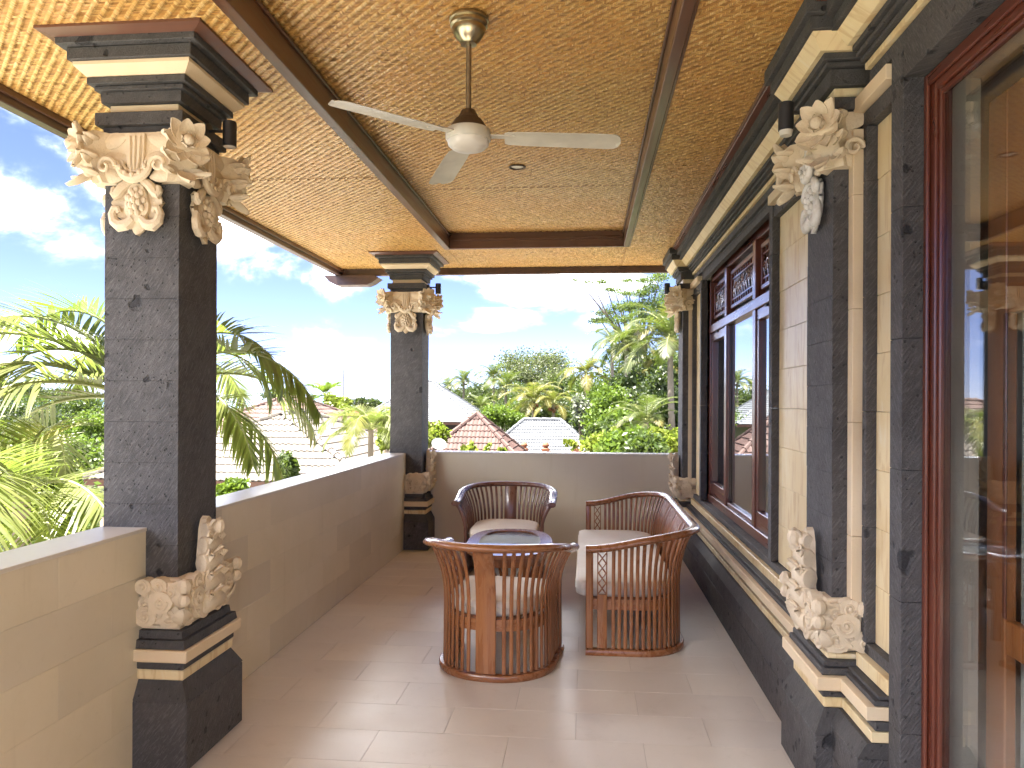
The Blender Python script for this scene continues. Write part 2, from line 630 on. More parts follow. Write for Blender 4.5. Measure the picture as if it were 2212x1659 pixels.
def m_glass(name='window_glass', ior=1.55, tint=(.80, .86, .84), film=.05):
    t = NT(name)
    t.t.nodes.remove(t.b)
    f0 = ((ior - 1) / (ior + 1)) ** 2
    fc = t.n('LayerWeight', {'Blend': .5}).outputs['Facing']
    fr = t.math('MULTIPLY_ADD', t.math('POWER', fc, 5.0), 1 - f0 - film, f0 + film)
    gl = t.n('BsdfGlossy', {'Color': (.97, .98, 1.0), 'Roughness': 0.004})
    tr = t.n('BsdfTransparent', {'Color': tint})
    ms = t.n('MixShader', {0: fr, 1: tr, 2: gl})
    t.t.links.new(ms.outputs[0], t.out.inputs['Surface'])
    return t.m


def m_leaf(name, a, b, trans=.35, rough=.45, yellow=None):
    t = NT(name)
    t.t.nodes.remove(t.b)
    at = t.n('Attribute', attribute_name='tone').outputs['Fac']
    r = t.rand()
    c = t.mix(at, a, b)
    if yellow:
        c = t.mix(t.rng(t.noise(t.pos(), .9, 3, .5), .52, .75, 0, .8), c, yellow)
    d = t.n('BsdfPrincipled', {'Base Color': c, 'Roughness': rough, 'Specular IOR Level': .4})
    tl = t.n('BsdfTranslucent', {'Color': t.mix(.5, c, (.20, .30, .03))})
    ms = t.n('MixShader', {0: trans, 1: d.outputs[0], 2: tl.outputs[0]})
    t.t.links.new(ms.outputs[0], t.out.inputs['Surface'])
    return t.m


def m_roof(name, a, b, dirt=(.10, .07, .06)):
    t = NT(name)
    p = t.pos()
    r = t.rand()
    g = t.noise(p, 2.2, 5, .6)
    c = t.mix(t.rng(g, .3, .7), a, b)
    c = t.mix(t.math('MULTIPLY', r, .35), c, (a[0] * .7, a[1] * .7, a[2] * .7))
    d = t.noise(p, .8, 6, .65, .4)
    c = t.mix(t.rng(d, .5, .8, 0, .5), c, dirt)
    f = t.noise(p, 50, 3, .6)
    return t.fin(c, .75, t.bump(f, .2, .01))


def m_ground():
    t = NT('garden_ground')
    p = t.pos()
    g = t.noise(p, .06, 6, .6)
    c = t.mix(t.rng(g, .35, .65), (.028, .044, .013), (.055, .058, .024))
    f = t.noise(p, 1.8, 5, .65)
    c = t.mix(t.rng(f, .4, .75, 0, .7), c, (.07, .06, .036))
    return t.fin(c, .95, t.bump(f, .5, .1))


def m_sea():
    t = NT('sea_water')
    p = t.pos()
    n = t.noise(t.mapping(p, (.02, .06, 1)), 1, 5, .6)
    return t.fin(t.mix(n, (.03, .10, .16), (.05, .15, .22)), .25, t.bump(n, .3, 1.0))


M = {}
M['lava'] = m_lava()
M['lava_s'] = m_lava('lava_stone_smooth', .35, ((.036, .034, .034), (.066, .063, .062)))
M['cream'] = m_cream('cream_stone', (.67, .53, .345), (.73, .60, .42), stain_amt=.25)
M['yellow'] = m_cream('yellow_stone', (.72, .56, .30), (.78, .65, .41), grain=.50, stain=(.50, .31, .12), stain_amt=.45, rough=.40)
M['carve'] = m_carve()
M['darkmortar'] = m_plain('grey_mortar', (.075, .072, .07), .9)
M['grout'] = m_plain('grout', (.33, .31, .28), .9)
M['lightgrout'] = m_plain('pale_mortar', (.50, .46, .40), .95, bump=.3)
M['parapet'] = m_tile('parapet_stone', (.66, .585, .425), (.72, .645, .495), .36, 1.0, 1.6, .05)
M['coping'] = m_tile('coping_stone', (.62, .575, .50), (.66, .62, .54), .30, .3)
M['floor'] = m_tile('floor_tile', (.65, .60, .53), (.70, .65, .58), .42, .4, 2.4, .012, .6)
M['floorgrout'] = m_plain('floor_grout', (.50, .465, .42), .8)
M['teak'] = m_wood('varnished_teak', (.255, .095, .035), (.37, .155, .060), .27)
M['teakx'] = m_wood('varnished_teak_crosswise', (.255, .095, .035), (.37, .155, .060), .27, 0)
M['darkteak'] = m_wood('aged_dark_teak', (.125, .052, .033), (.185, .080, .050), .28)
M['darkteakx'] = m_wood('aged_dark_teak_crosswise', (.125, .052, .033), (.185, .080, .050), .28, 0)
M['polished'] = m_wood('polished_table_teak', (.25, .085, .03), (.36, .135, .05), .16, 0, 1.0, 1.0)
M['frame'] = m_wood('red_brown_frame', (.105, .026, .014), (.155, .042, .022), .30, 2)
M['framey'] = m_wood('red_brown_rail', (.105, .026, .014), (.155, .042, .022), .30, 1)
M['beam'] = m_wood('brown_beam', (.088, .034, .016), (.13, .054, .025), .42, 1)
M['beamx'] = m_wood('brown_cross_beam', (.090, .034, .018), (.13, .050, .026), .42, 0)
M['orange'] = m_wood('orange_brown_door', (.28, .095, .025), (.36, .135, .04), .35)
M['eave'] = m_wood('dark_eave_board', (.055, .028, .022), (.085, .042, .032), .45, 1)
M['weave'] = m_weave()
M['mat_back'] = m_plain('dark_mat_brown', (.24, .12, .036), .8)  # even dark brown of the mat backing and the plain near mat
M['fabric'] = m_fabric()
M['glass'] = m_glass(film=.38)
M['doorglass'] = m_glass('door_glass', 1.5, (.965, .98, .975), .05)
M['tableglass'] = m_glass('table_glass', 1.5, (.92, .96, .98), .04)
M['brass'] = m_plain('aged_brass', (.46, .40, .27), .28, 1.0, .5, 14, .1)
M['oldmetal'] = m_plain('tarnished_bronze', (.12, .085, .06), .5, .6, .6, 20, .2)
M['rod'] = m_plain('tarnished_rod', (.30, .25, .18), .35, .8, .5, 18)
M['fanwhite'] = m_plain('yellowed_white_enamel', (.58, .55, .47), .42, 0, .3, 9)
M['fancap'] = m_plain('fan_cap_enamel', (.66, .62, .56), .3, 0, .15)
M['black'] = m_plain('black_metal', (.018, .018, .020), .42, 0, .2)
M['lens'] = m_plain('frosted_lens', (.62, .58, .50), .4)
M['plaster'] = m_plain('white_plaster', (.62, .60, .55), .8, 0, .12, 3)
M['bluepanel'] = m_plain('pale_blue_panel', (.36, .48, .62), .5, 0, .15, 8)
M['curtain'] = m_plain('sheer_curtain', (.50, .53, .49), .9, 0, .15, 5)
M['inner'] = m_plain('room_plaster', (.42, .40, .35), .85)
M['slab'] = m_plain('roof_slab', (.30, .28, .25), .9)


# ================================================================== carved ornaments (shared meshes)
def carve_corner():
    """bracket with an open flower; +x points out along the column's diagonal, z=0 in the middle of the collar"""
    b = MB()
    poly = [(.15, .10), (.285, .105), (.33, .085), (.335, .02), (.30, -.03), (.268, -.075), (.255, -.105), (.15, -.105)]
    b.prism(poly, (0, 0, 0), (1, 0, 0), (0, 0, 1), (0, -1, 0), -.055, .055)
    c = Vector((.335, 0, .045))
    for i in range(9):
        a = 2 * math.pi * i / 9 + .2
        d = Vector((.30, math.cos(a), math.sin(a)))
        b.petal(c + Vector((-.02, math.cos(a) * .018, math.sin(a) * .018)), d, (1, 0, .15), .085 + .012 * (i % 2), .062, .012, .22, .35, 6, 4)
    for i in range(7):
        a = 2 * math.pi * i / 7
        d = Vector((.9, math.cos(a), math.sin(a)))
        b.petal(c + Vector((.0, math.cos(a) * .008, math.sin(a) * .008)), d, (1, -math.cos(a), -math.sin(a)), .045, .036, .008, .3, .4, 4, 4)
    b.ball((.362, 0, .047), .024, 10)
    for sg in (-1, 1):
        # leaves running back along the two faces
        for k, (z, L, w, up) in enumerate([(.06, .12, .07, .25), (.0, .13, .085, -.05), (-.055, .11, .07, -.3)]):
            b.petal((.262, sg * .035, z), (-.62, sg * .80, up), (.75, sg * .62, .1), L, w, .02, -.15, -.35, 6, 4)
            b.petal((.285, sg * .02, z - .01), (.35, sg * .9, up * .7), (1, sg * .2, .1), L * .72, w * .62, .014, .3, .3, 6, 4, .05)
        # pointed leaf tips
        for z, L in ((.075, .075), (.0, .085), (-.07, .09)):
            b.petal((.275, sg * .045, z), (.75, sg * .55, -.18), (0, 0, 1), L, .05, .012, .25, .2, 5, 4, .02)
        b.scroll((.245, sg * .085, -.045), (-.7, sg * .7, 0), (0, 0, 1), .04, 1.2, .011, 0, 1, 16, (.7, sg * .7, 0), .02)
    b.petal((.30, 0, -.07), (.55, 0, -.75), (.8, 0, .6), .10, .07, .016, .35, .3, 6, 4, .03)
    return b


def carve_pendant():
    """hanging drop for a column face; x across, z up, +y out of the face; hangs from z=0"""
    b = MB()
    X, Z, Yn = (1, 0, 0), (0, 0, 1), (0, 1, 0)
    # fluted tongue
    b.prism([(-.042, .085), (.042, .085), (.036, -.02), (.022, -.055), (0, -.065), (-.022, -.055), (-.036, -.02)], (0, 0, 0), X, Z, Yn, 0, .052)
    for u in (-.022, 0, .022):
        b.tube([(u, .052, .075), (u * .9, .056, 0), (u * .6, .058, -.045)], [.009, .009, .006], 6)
    # crescent with beads
    P = [(.072 * math.sin(a), .060, -.012 - .062 * math.cos(a)) for a in [R(-88 + 176 * i / 14) for i in range(15)]]
    b.tube(P, [.010 + .008 * math.sin(math.pi * i / 14) for i in range(15)], 8)
    P2 = [(.052 * math.sin(a), .056, -.008 - .042 * math.cos(a)) for a in [R(-85 + 170 * i / 12) for i in range(13)]]
    b.tube(P2, .007, 6)
    for i in range(5):
        a = R(-60 + 30 * i)
        b.ball((.062 * math.sin(a), .072, -.010 - .053 * math.cos(a)), .0105, 8)
    # upper S scrolls
    for sg in (-1, 1):
        P = [(sg * x, y, z) for x, y, z in [(.02, .03, -.078), (.045, .036, -.088), (.066, .04, -.104), (.082, .042, -.122), (.094, .042, -.128), (.101, .042, -.118), (.099, .042, -.106), (.090, .042, -.102)]]
        b.tube(P, [.014, .018, .020, .019, .017, .014, .012, .009], 8)
        P = [(sg * x, y, z) for x, y, z in [(.018, .035, -.21), (.045, .038, -.232), (.075, .04, -.236), (.098, .04, -.220), (.105, .04, -.195), (.096, .04, -.176), (.080, .04, -.176), (.074, .04, -.190)]]
        b.tube(P, [.016, .021, .022, .020, .018, .016, .013, .010], 8)
        for k, (x, z, L, w, dx, dz) in enumerate([(.035, -.125, .075, .06, .95, .25), (.04, -.15, .075, .062, 1, -.05), (.035, -.172, .062, .055, .85, -.45)]):
            b.petal((sg * x, .022, z), (sg * dx, .1, dz), (0, 1, 0), L, w, .022, .12, -.3, 6, 4)
    # body: shield with a bunch of fruit
    sh = [(.052 * math.sin(a) * (1 + .10 * math.cos(3 * a)), -.155 + .068 * math.cos(a)) for a in [2 * math.pi * i / 22 for i in range(22)]]
    b.prism(sh, (0, 0, 0), X, Z, Yn, 0, .042)
    for r, n, y in ((.0, 1, .062), (.020, 6, .056), (.036, 9, .046)):
        for i in range(n):
            a = 2 * math.pi * i / max(n, 1) + .3
            b.ball((r * math.cos(a), y, -.150 + r * 1.15 * math.sin(a)), .0125, 8)
    b.petal((0, .030, -.205), (0, .05, -1), (0, 1, 0), .065, .060, .026, .1, -.35, 6, 4)
    b.petal((-.018, .030, -.20), (-.4, .05, -1), (0, 1, 0), .05, .040, .02, .1, -.3, 5, 4)
    b.petal((.018, .030, -.20), (.4, .05, -1), (0, 1, 0), .05, .040, .02, .1, -.3, 5, 4)
    return b


def carve_foot_corner():
    """cloud-scroll block wrapped round a column's foot corner; corner edge at the origin, faces at x<0 (normal -y) and y>0 (normal +x)"""
    b = MB()
    h = .19
    b.box(-.12, .012, -.012, .12, 0, h, .012)
    for face in (0, 1):
        F = (lambda u, d, z: (-u, -.012 - d, z)) if face == 0 else (lambda u, d, z: (.012 + d, u, z))
        U = Vector((-1, 0, 0)) if face == 0 else Vector((0, 1, 0))
        Nn = Vector((0, -1, 0)) if face == 0 else Vector((1, 0, 0))
        rows = [(.03, .045, .055), (.08, .06, .05), (.125, .045, .048), (.055, .105, .052), (.105, .12, .048), (.02, .14, .05), (.07, .165, .04), (.13, .165, .036), (.14, .09, .04)]
        for k, (u, z, r) in enumerate(rows):
            poly = [(r * math.cos(a) * (1 + .06 * math.cos(5 * a + k)), r * .85 * math.sin(a)) for a in [2 * math.pi * i / 14 for i in range(14)]]
            b.prism(poly, F(u, 0, z), U, (0, 0, 1), Nn, -.01, .016 + .009 * (k % 4))
            b.scroll(Vector(F(u, .017 + .009 * (k % 4), z)), U, (0, 0, 1), r * .62, 1.35, .0065, k, 1 if k % 2 else -1, 16)
            b.ball(F(u, .02 + .009 * (k % 4), z), .010, 6)
    b.petal((.0, .0, .02), (.7, -.7, .5), (-.4, .4, 1), .085, .075, .02, .35, .3, 6, 4)
    b.petal((.0, .0, .09), (.7, -.7, .35), (-.4, .4, 1), .075, .085, .022, .4, .3, 6, 4)
    b.petal((-.005, .005, .15), (.7, -.7, .2), (-.4, .4, 1), .07, .08, .02, .45, .3, 6, 4)
    b.ball((.045, -.045, .17), .03, 8)
    b.ball((.045, -.045, .115), .026, 8)
    return b


def carve_foot_plume():
    """upright leafy plume on a face at the foot; x across, z up, +y out"""
    b = MB()
    X, Z, Yn = (1, 0, 0), (0, 0, 1), (0, 1, 0)
    out = [(.075, 0), (.085, .05), (.07, .085), (.082, .12), (.070, .16), (.078, .20), (.062, .25), (.055, .29), (.03, .325), (0, .335)]
    poly = out + [(-a, z) for a, z in out[::-1][1:]]
    b.prism([(a_ * .72, w_) for a_, w_ in poly], (0, 0, 0), X, Z, Yn, 0, .030)
    for z, r_, w_ in ((.035, .042, .078), (.105, .040, .075), (.172, .038, .070), (.235, .034, .060), (.29, .028, .045)):
        b.tube([(-w_, .030, z), (-w_ + .012, .034, z), (w_ - .012, .034, z), (w_, .030, z)], [r_ * .8, r_, r_, r_ * .8], 12)
    for k, (z, w) in enumerate([(.03, .085), (.10, .08), (.17, .075), (.235, .062)]):
        for sg in (-1, 1):
            b.petal((sg * .012, .052, z), (sg * .85, .25, .5), (0, 1, -.1), w, .05, .02, .25, -.35, 6, 4)
            b.scroll((sg * .048, .060, z + .032), (sg, 0, 0), (0, 0, 1), .024, 1.2, .007, 0, sg, 14)
        b.petal((0, .055, z), (0, .35, 1), (0, 1, -.3), .075, .045, .02, .35, -.3, 6, 4)
    b.ball((0, .075, .30), .028, 8)
    for sg in (-1, 1):
        b.petal((sg * .01, .05, .28), (sg * .5, .2, 1), (0, 1, 0), .06, .04, .016, .3, -.3, 5, 4)
    return b


ME_CORNER = carve_corner().mesh('corner_flower_carving', M['carve'], 34)
ME_PEND = carve_pendant().mesh('pendant_carving', M['carve'], 34)
ME_FOOT = carve_foot_corner().mesh('cloud_scroll_carving', M['carve'], 34)
ME_PLUME = carve_foot_plume().mesh('plume_carving', M['carve'], 34)
t_ = NT('whitewashed_carving')
M['whitecarve'] = t_.fin(t_.mix(t_.rng(t_.noise(t_.pos(), 25, 4, .6), .4, .7), (.74, .72, .68), (.60, .56, .50)), .8)
ME_PENDW = carve_pendant().mesh('white_pendant_carving', M['whitecarve'], 50)


def collar_mesh(h, proud, z0, z1):
    b = MB()
    dz = z1 - z0
    a = h + proud
    arch = [(-a, dz), (a, dz), (a, 0), (.105, 0), (.092, .045), (.058, .082), (0, .095), (-.058, .082), (-.092, .045), (-.105, 0), (-a, 0)]
    for k in range(4):
        th = k * math.pi / 2
        U = Vector((math.cos(th), math.sin(th), 0))
        N = Vector((math.sin(th), -math.cos(th), 0))
        b.prism(arch if k % 2 == 0 else [(min(max(u, -h), h), w) for u, w in arch], (0, 0, z0), U, (0, 0, 1), N, h - .004, h + proud)
    return b


# ================================================================== columns
CAP = [  # half, z0, z1, material, half at the bottom
    (.298, 2.967, 3.018, 'lava_s', .298), (.268, 2.915, 2.965, 'lava_s', .268), (.252, 2.864, 2.913, 'cream', .216),
    (.216, 2.834, 2.862, 'lava_s', .216), (.196, 2.813, 2.832, 'lava_s', .196), (.178, 2.767, 2.811, 'lava_s', .176),
    (.152, 2.724, 2.765, 'cream', .152), (.194, 2.668, 2.722, 'lava_s', .194), (.170, 2.632, 2.666, 'lava_s', .166)]
BASE = [  # half at bottom, half at top, z0, z1, material
    (.255, .255, .002, .285, 'lava'), (.255, .215, .287, .360, 'lava_s'), (.222, .222, .362, .404, 'yellow'), (.226, .226, .406, .440, 'lava_s'),
    (.250, .250, .442, .492, 'cream'), (.236, .230, .494, .528, 'lava_s'), (.214, .210, .530, .562, 'lava_s')]


def column(cx, cy_, label, seed):
    rnd = random.Random(seed)
    root = thing('stone_column', (cx, cy_, 0), 0, label, 'column', 'black stone columns with carved capitals')
    h = .165
    MB().box(-h + .004, h - .004, -h + .004, h - .004, .56, 2.64).build('mortar_core', M['darkmortar'], root, world=False)
    z = .563
    k = 0
    while z < 2.62:
        z1 = min(z + .1725, 2.630)
        d = rnd.uniform(-.0012, .0012)
        MB().box(-h + d, h + d, -h - d, h - d, z + .0005, z1 - .0005, .0009).build('block', M['lava'], root, world=False)
        z = z1
        k += 1
    for a, z0, z1, m, a0 in CAP:
        b = MB()
        if a0 != a:
            b.frustum(0, 0, z0, z1 - .014, a0, a)
            b.box(-a, a, -a, a, z1 - .014, z1)
        else:
            b.box(-a, a, -a, a, z0, z1, .003)
        b.build('cap_course', M[m], root, world=False)
    for a0, a1, z0, z1, m in BASE:
        b = MB()
        if a0 == a1:
            b.box(-a0, a0, -a0, a0, z0, z1, .005)
        else:
            b.frustum(0, 0, z0, z1, a0, a1)
        b.build('base_course', M[m], root, world=False)
    collar_mesh(h, .036, 2.425, 2.630).build('collar_carving', M['carve'], root, world=False)
    for k in range(4):
        inst('corner_flower', ME_CORNER, root, (0, 0, 2.527), (0, 0, math.pi / 4 + k * math.pi / 2))
        th = k * math.pi / 2
        inst('pendant', ME_PEND, root, (h * math.sin(th), -h * math.cos(th), 2.52), (0, 0, th + math.pi), (1, 1.0, 1.18))
    # foot collar and carvings
    fc = MB()
    f = h + .022
    vee = [(-f, .20), (-.115, .20), (-.06, .165), (-.035, .14), (0, .165), (.035, .14), (.06, .165), (.115, .20), (f, .20), (f, 0), (-f, 0)]
    for k in range(4):
        th = k * math.pi / 2
        U = Vector((math.cos(th), math.sin(th), 0))
        N = Vector((math.sin(th), -math.cos(th), 0))
        fc.prism(vee if k % 2 == 0 else [(min(max(u, -h), h), w) for u, w in vee], (0, 0, .563), U, (0, 0, 1), N, h - .004, f)
    fc.build('foot_collar', M['carve'], root, world=False)
    for k in range(4):
        th = k * math.pi / 2
        c = Matrix.Rotation(th, 4, 'Z') @ Vector((f, -f, .575))
        inst('cloud_scroll', ME_FOOT, root, c, (0, 0, th), (1, 1, 1.05))
    for k in range(4):
        th = k * math.pi / 2
        inst('plume', ME_PLUME, root, (f * math.sin(th), -f * math.cos(th), .60), (0, 0, th + math.pi), (.95, 1, 1.22) if k % 2 else (.4, .4, .5))
    # wooden trim where the cap meets the ceiling
    tr = MB()
    w0, w1 = .300, .350
    for k in range(4):
        th = k * math.pi / 2
        b = MB().add([(-w0, -w0, 3.022), (w0, -w0, 3.022), (w1, -w1, 3.022), (-w1, -w1, 3.022), (-w0, -w0, 2.992), (w0, -w0, 2.992), (w1, -w1, 3.008), (-w1, -w1, 3.008)],
                     [(0, 3, 2, 1), (4, 5, 6, 7), (0, 1, 5, 4), (1, 2, 6, 5), (2, 3, 7, 6), (3, 0, 4, 7)])
        tr.merge(b, Matrix.Rotation(th, 4, 'Z'))
    tr.build('ceiling_trim', M['beamx'], root, world=False)
    return root


C1 = (-1.865, 3.195)
C2 = (-1.840, 7.820)
column(*C1, 'large black stone column with cream carved capital nearest the camera on the left', 1)
column(*C2, 'black stone column standing in the far corner where the two parapet walls meet', 2)


# ================================================================== floor
PX = -1.84        # inner face of the left parapet
FY = 7.90         # inner face of the far parapet
floor = MB().box(-2.06, 1.25, -1.42, 8.12, -.32, -.003).build('floor', M['floorgrout'])
tag(floor, kind='structure')
y = 1.32
row = 0
while y < FY:
    y1 = min(y + .3, FY)
    x = PX - (.0 if row % 2 else .3)
    while x < .95:
        xa, xb = max(x, PX), min(x + .6, .95)
        if xb - xa > .02:
            MB().box(xa + .0010, xb - .0010, y + .0010, y1 - .0010, -.012, random.uniform(-.0001, .0001), .0005).build('tile', M['floor'], floor)
        x += .6
    y += .3
    row += 1
MB().box(PX, .95, -1.4, 1.319, -.012, 0).build('near_paving', M['floor'], floor)


# ================================================================== parapet walls
def parapet(name, label, along, a0, a1, inner, thick, top, gaps=()):
    root = thing(name, (inner, a0, 0) if along == 'y' else (a0, inner, 0), 0, label, 'parapet wall', 'tiled parapet walls')
    sgn = -1 if along == 'y' else 1      # the wall's body lies at sgn * thick from the inner face

    def bx(b, p0, p1, d0, d1, z0, z1, ch=0.0):
        if along == 'y':
            b.box(inner + sgn * d0, inner + sgn * d1, p0, p1, z0, z1, ch)
        else:
            b.box(p0, p1, inner + sgn * d0, inner + sgn * d1, z0, z1, ch)
        return b
    bx(MB(), a0, a1, .008, thick - .008, -.3, top - .012).build('core', M['lightgrout'], root)
    bx(MB(), a0, a1, thick - .009, thick, -.3, top - .014).build('outer_render', M['parapet'], root)
    lo = max(a0, 1.0)
    rows = [.0, .195, .39, .585, .78, top - .016]
    if lo > a0:
        bx(MB(), a0, lo, 0, .010, 0, top - .016).build('near_cladding', M['parapet'], root)
    for r in range(5):
        x = lo - (.0 if r % 2 else .3)
        while x < a1:
            p0, p1 = max(x, lo), min(x + .6, a1)
            if p1 - p0 > .03:
                bx(MB(), p0 + .0003, p1 - .0003, random.uniform(-.0002, .0002), .012, rows[r] + .0003, rows[r + 1] - .0003, .0004).build('cladding_tile', M['parapet'], root)
            x += .6
    x = a0
    while x < a1:
        p1 = min(x + 1.2, a1)
        bx(MB(), x + .0006, p1 - .0006, -.004, thick + .004, top - .0155, top, .002).build('coping', M['coping'], root)
        x += 1.2
    return root


parapet('parapet_wall', 'long beige tiled parapet wall running along the left side of the veranda', 'y', -1.4, C2[1] - .166, PX, .20, .98)
parapet('parapet_wall', 'short beige tiled parapet wall closing the far end behind the chairs', 'x', C2[0] + .166, 1.02, FY, .20, .98)


# ================================================================== ceiling
CZ, KZ = 3.02, 3.155       # ceiling level, level inside the coffer
EX, EY = -2.83, 8.52       # outer edges
QX0, QX1, QY1 = -1.37, .385, 7.36      # coffer opening
QY0 = 1.0
ceil = MB().box(EX, 5.2, -0.7, EY, 3.20, 3.34).build('ceiling', M['slab'])
tag(ceil, kind='structure')


def weave(name, x0, x1, y0, y1, z, seed, flip=False):
    """twill-woven bamboo mat: every visible float of a strip is a bent strip of its own, bulging downwards"""
    p = .0070
    ni, nj = int((x1 - x0) / p), int((y1 - y0) / p)
    rg = np.random.default_rng(seed)
    starts = []
    I = np.arange(ni)
    # floats along y
    js = np.arange(-1, nj // 8 + 2)
    sgn = -1 if flip else 1
    A = np.stack(np.meshgrid(I, js, indexing='ij'), -1).reshape(-1, 2)
    i, j0 = A[:, 0], A[:, 1] * 8 + (-sgn * A[:, 0]) % 8
    ok = (j0 >= 0) & (j0 + 4 <= nj)
    i, j0 = i[ok], j0[ok]
    ya = np.stack([x0 + (i + .5) * p, y0 + (j0 + 2) * p], -1)
    J = np.arange(nj)
    A = np.stack(np.meshgrid(J, np.arange(-1, ni // 8 + 2), indexing='ij'), -1).reshape(-1, 2)
    j, i0 = A[:, 0], A[:, 1] * 8 + (4 - sgn * A[:, 0]) % 8 + (1 if flip else 0)
    ok = (i0 >= 0) & (i0 + 4 <= ni)
    j, i0 = j[ok], i0[ok]
    xa = np.stack([x0 + (i0 + 2) * p, y0 + (j + .5) * p], -1)
    st = np.array([-2.15, -.9, .9, 2.15]) * p
    zz = np.array([.0010, -.0008, -.0008, .0010])
    V = []
    T = []
    for kind, C_ in ((0, ya), (1, xa)):
        n = len(C_)
        w = (.43 + .05 * rg.random(n)) * p
        tilt = rg.normal(0, .00035, n)
        skew = rg.normal(0, .02, n)
        v = np.zeros((n, 4, 2, 3))
        for s_ in range(4):
            for e in (0, 1):
                al = st[s_] + 0 * w
                ac = (2 * e - 1) * w + skew * st[s_]
                if kind == 0:
                    v[:, s_, e, 0] = C_[:, 0] + ac
                    v[:, s_, e, 1] = C_[:, 1] + al
                else:
                    v[:, s_, e, 1] = C_[:, 1] - ac
                    v[:, s_, e, 0] = C_[:, 0] + al
                v[:, s_, e, 2] = z + zz[s_] + (2 * e - 1) * tilt
        V.append(v.reshape(-1, 3))
        tone = np.clip(rg.normal(.68 if kind == 0 else .40, .15, n), 0, 1)  # floats along y paler: their sheen is put into the colour
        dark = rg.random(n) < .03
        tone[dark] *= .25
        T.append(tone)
    V = np.concatenate(V)
    tone = np.concatenate(T)
    n = len(tone)
    base = (np.arange(n) * 8)[:, None, None]
    q = np.array([[0, 1, 3, 2], [2, 3, 5, 4], [4, 5, 7, 6]])[None]
    F = (base + q).reshape(-1, 4)
    me = bpy.data.meshes.new(name)
    me.vertices.add(len(V))
    me.vertices.foreach_set('co', V.astype(np.float32).ravel())
    me.loops.add(F.size)
    me.loops.foreach_set('vertex_index', F.astype(np.int32).ravel())
    me.polygons.add(len(F))
    me.polygons.foreach_set('loop_start', np.arange(0, F.size, 4, dtype=np.int32))
    me.polygons.foreach_set('loop_total', np.full(len(F), 4, dtype=np.int32))
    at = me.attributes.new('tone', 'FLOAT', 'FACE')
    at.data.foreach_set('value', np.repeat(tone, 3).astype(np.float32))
    me.polygons.foreach_set('use_smooth', np.ones(len(F), dtype=bool))
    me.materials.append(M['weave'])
    me.update(calc_edges=True)
    ob = bpy.data.objects.new(name, me)
    col.objects.link(ob)
    ob.parent = ceil
    tag(ob, kind='stuff')
    MB().box(x0, x1, y0, y1, z + .0022, z + .012).build('mat_backing', M['mat_back'], ceil)
    return ob


WX = .845
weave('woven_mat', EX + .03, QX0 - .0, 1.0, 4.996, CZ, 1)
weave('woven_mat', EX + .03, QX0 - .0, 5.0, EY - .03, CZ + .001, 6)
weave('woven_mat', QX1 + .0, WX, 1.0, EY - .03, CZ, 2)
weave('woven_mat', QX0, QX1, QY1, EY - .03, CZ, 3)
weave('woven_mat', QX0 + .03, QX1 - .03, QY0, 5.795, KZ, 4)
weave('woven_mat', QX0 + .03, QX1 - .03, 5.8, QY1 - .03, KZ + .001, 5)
MB().box(EX + .03, WX, -0.7, .999, CZ, CZ + .02).build('near_mat', M['mat_back'], ceil)
# coffer sides
MB().box(QX0 - .016, QX0 + .034, QY0, QY1 + .016, CZ - .016, KZ + .02, .003).build('coffer_beam', M['beam'], ceil)
MB().box(QX1 - .034, QX1 + .016, QY0, QY1 + .016, CZ - .016, KZ + .02, .003).build('coffer_beam', M['beam'], ceil)
MB().box(QX0 + .034, QX1 - .034, QY1 - .034, QY1 + .016, CZ - .016, KZ + .02, .003).build('coffer_beam', M['beamx'], ceil)
MB().box(QX0 + .035, QX0 + .047, QY0, QY1 - .035, KZ - .03, KZ - .012, .002).build('coffer_bead', M['beam'], ceil)
MB().box(QX1 - .047, QX1 - .035, QY0, QY1 - .035, KZ - .03, KZ - .012, .002).build('coffer_bead', M['beam'], ceil)
MB().box(QX0 + .048, QX1 - .048, QY1 - .047, QY1 - .035, KZ - .075, KZ - .05, .002).build('coffer_bead', M['beamx'], ceil)
MB().box(QX0 - .030, QX0 - .017, QY0, QY1 + .03, CZ - .008, CZ + .01, .002).build('coffer_bead', M['beam'], ceil)
MB().box(QX1 + .017, QX1 + .030, QY0, QY1 + .03, CZ - .008, CZ + .01, .002).build('coffer_bead', M['beam'], ceil)
# eave boards
MB().box(EX - .03, EX + .035, -0.7, EY + .03, 2.945, 3.20, .004).build('eave_board', M['eave'], ceil)
MB().box(EX + .036, 5.2, EY - .035, EY + .03, 2.945, 3.20, .004).build('eave_board', M['eave'], ceil)
MB().box(EX + .036, EX + .055, -0.7, EY - .036, 2.985, 3.02, .004).build('eave_bead', M['beam'], ceil)
cb_ = MB()
cb_.prism([(-.12, 0), (.46, 0), (.52, -.03), (.44, -.085), (.38, -.11), (.02, -.11), (-.06, -.07)], (EX - .04, EY + .035, 2.944), (1, 0, 0), (0, 0, 1), (0, 1, 0), -.12, .06)
cb_.build('corner_bracket', M['eave'], ceil)
# trim along the house wall
MB().box(WX - .012, WX + .03, -0.7, 2.88, 2.990, 3.0195, .003).build('wall_trim', M['frame'], ceil)
MB().box(WX - .012, WX + .03, 3.60, 7.46, 2.990, 3.0195, .003).build('wall_trim', M['framey'], ceil)
MB().box(WX - .020, WX - .0125, 3.60, 7.46, 2.998, 3.0195, .001).build('wall_trim_bead', M['beam'], ceil)
MB().box(WX, 1.3, -0.7, EY - .04, 3.0205, 3.19).build('wall_ceiling', M['slab'], ceil)
# pyramid of tiles above, just enough to be a roof from outside
MB().frustum(1.2, 3.92, 3.34, 5.4, 4.1, .3, 4.6, 1.0).build('roof', M['slab'], ceil)


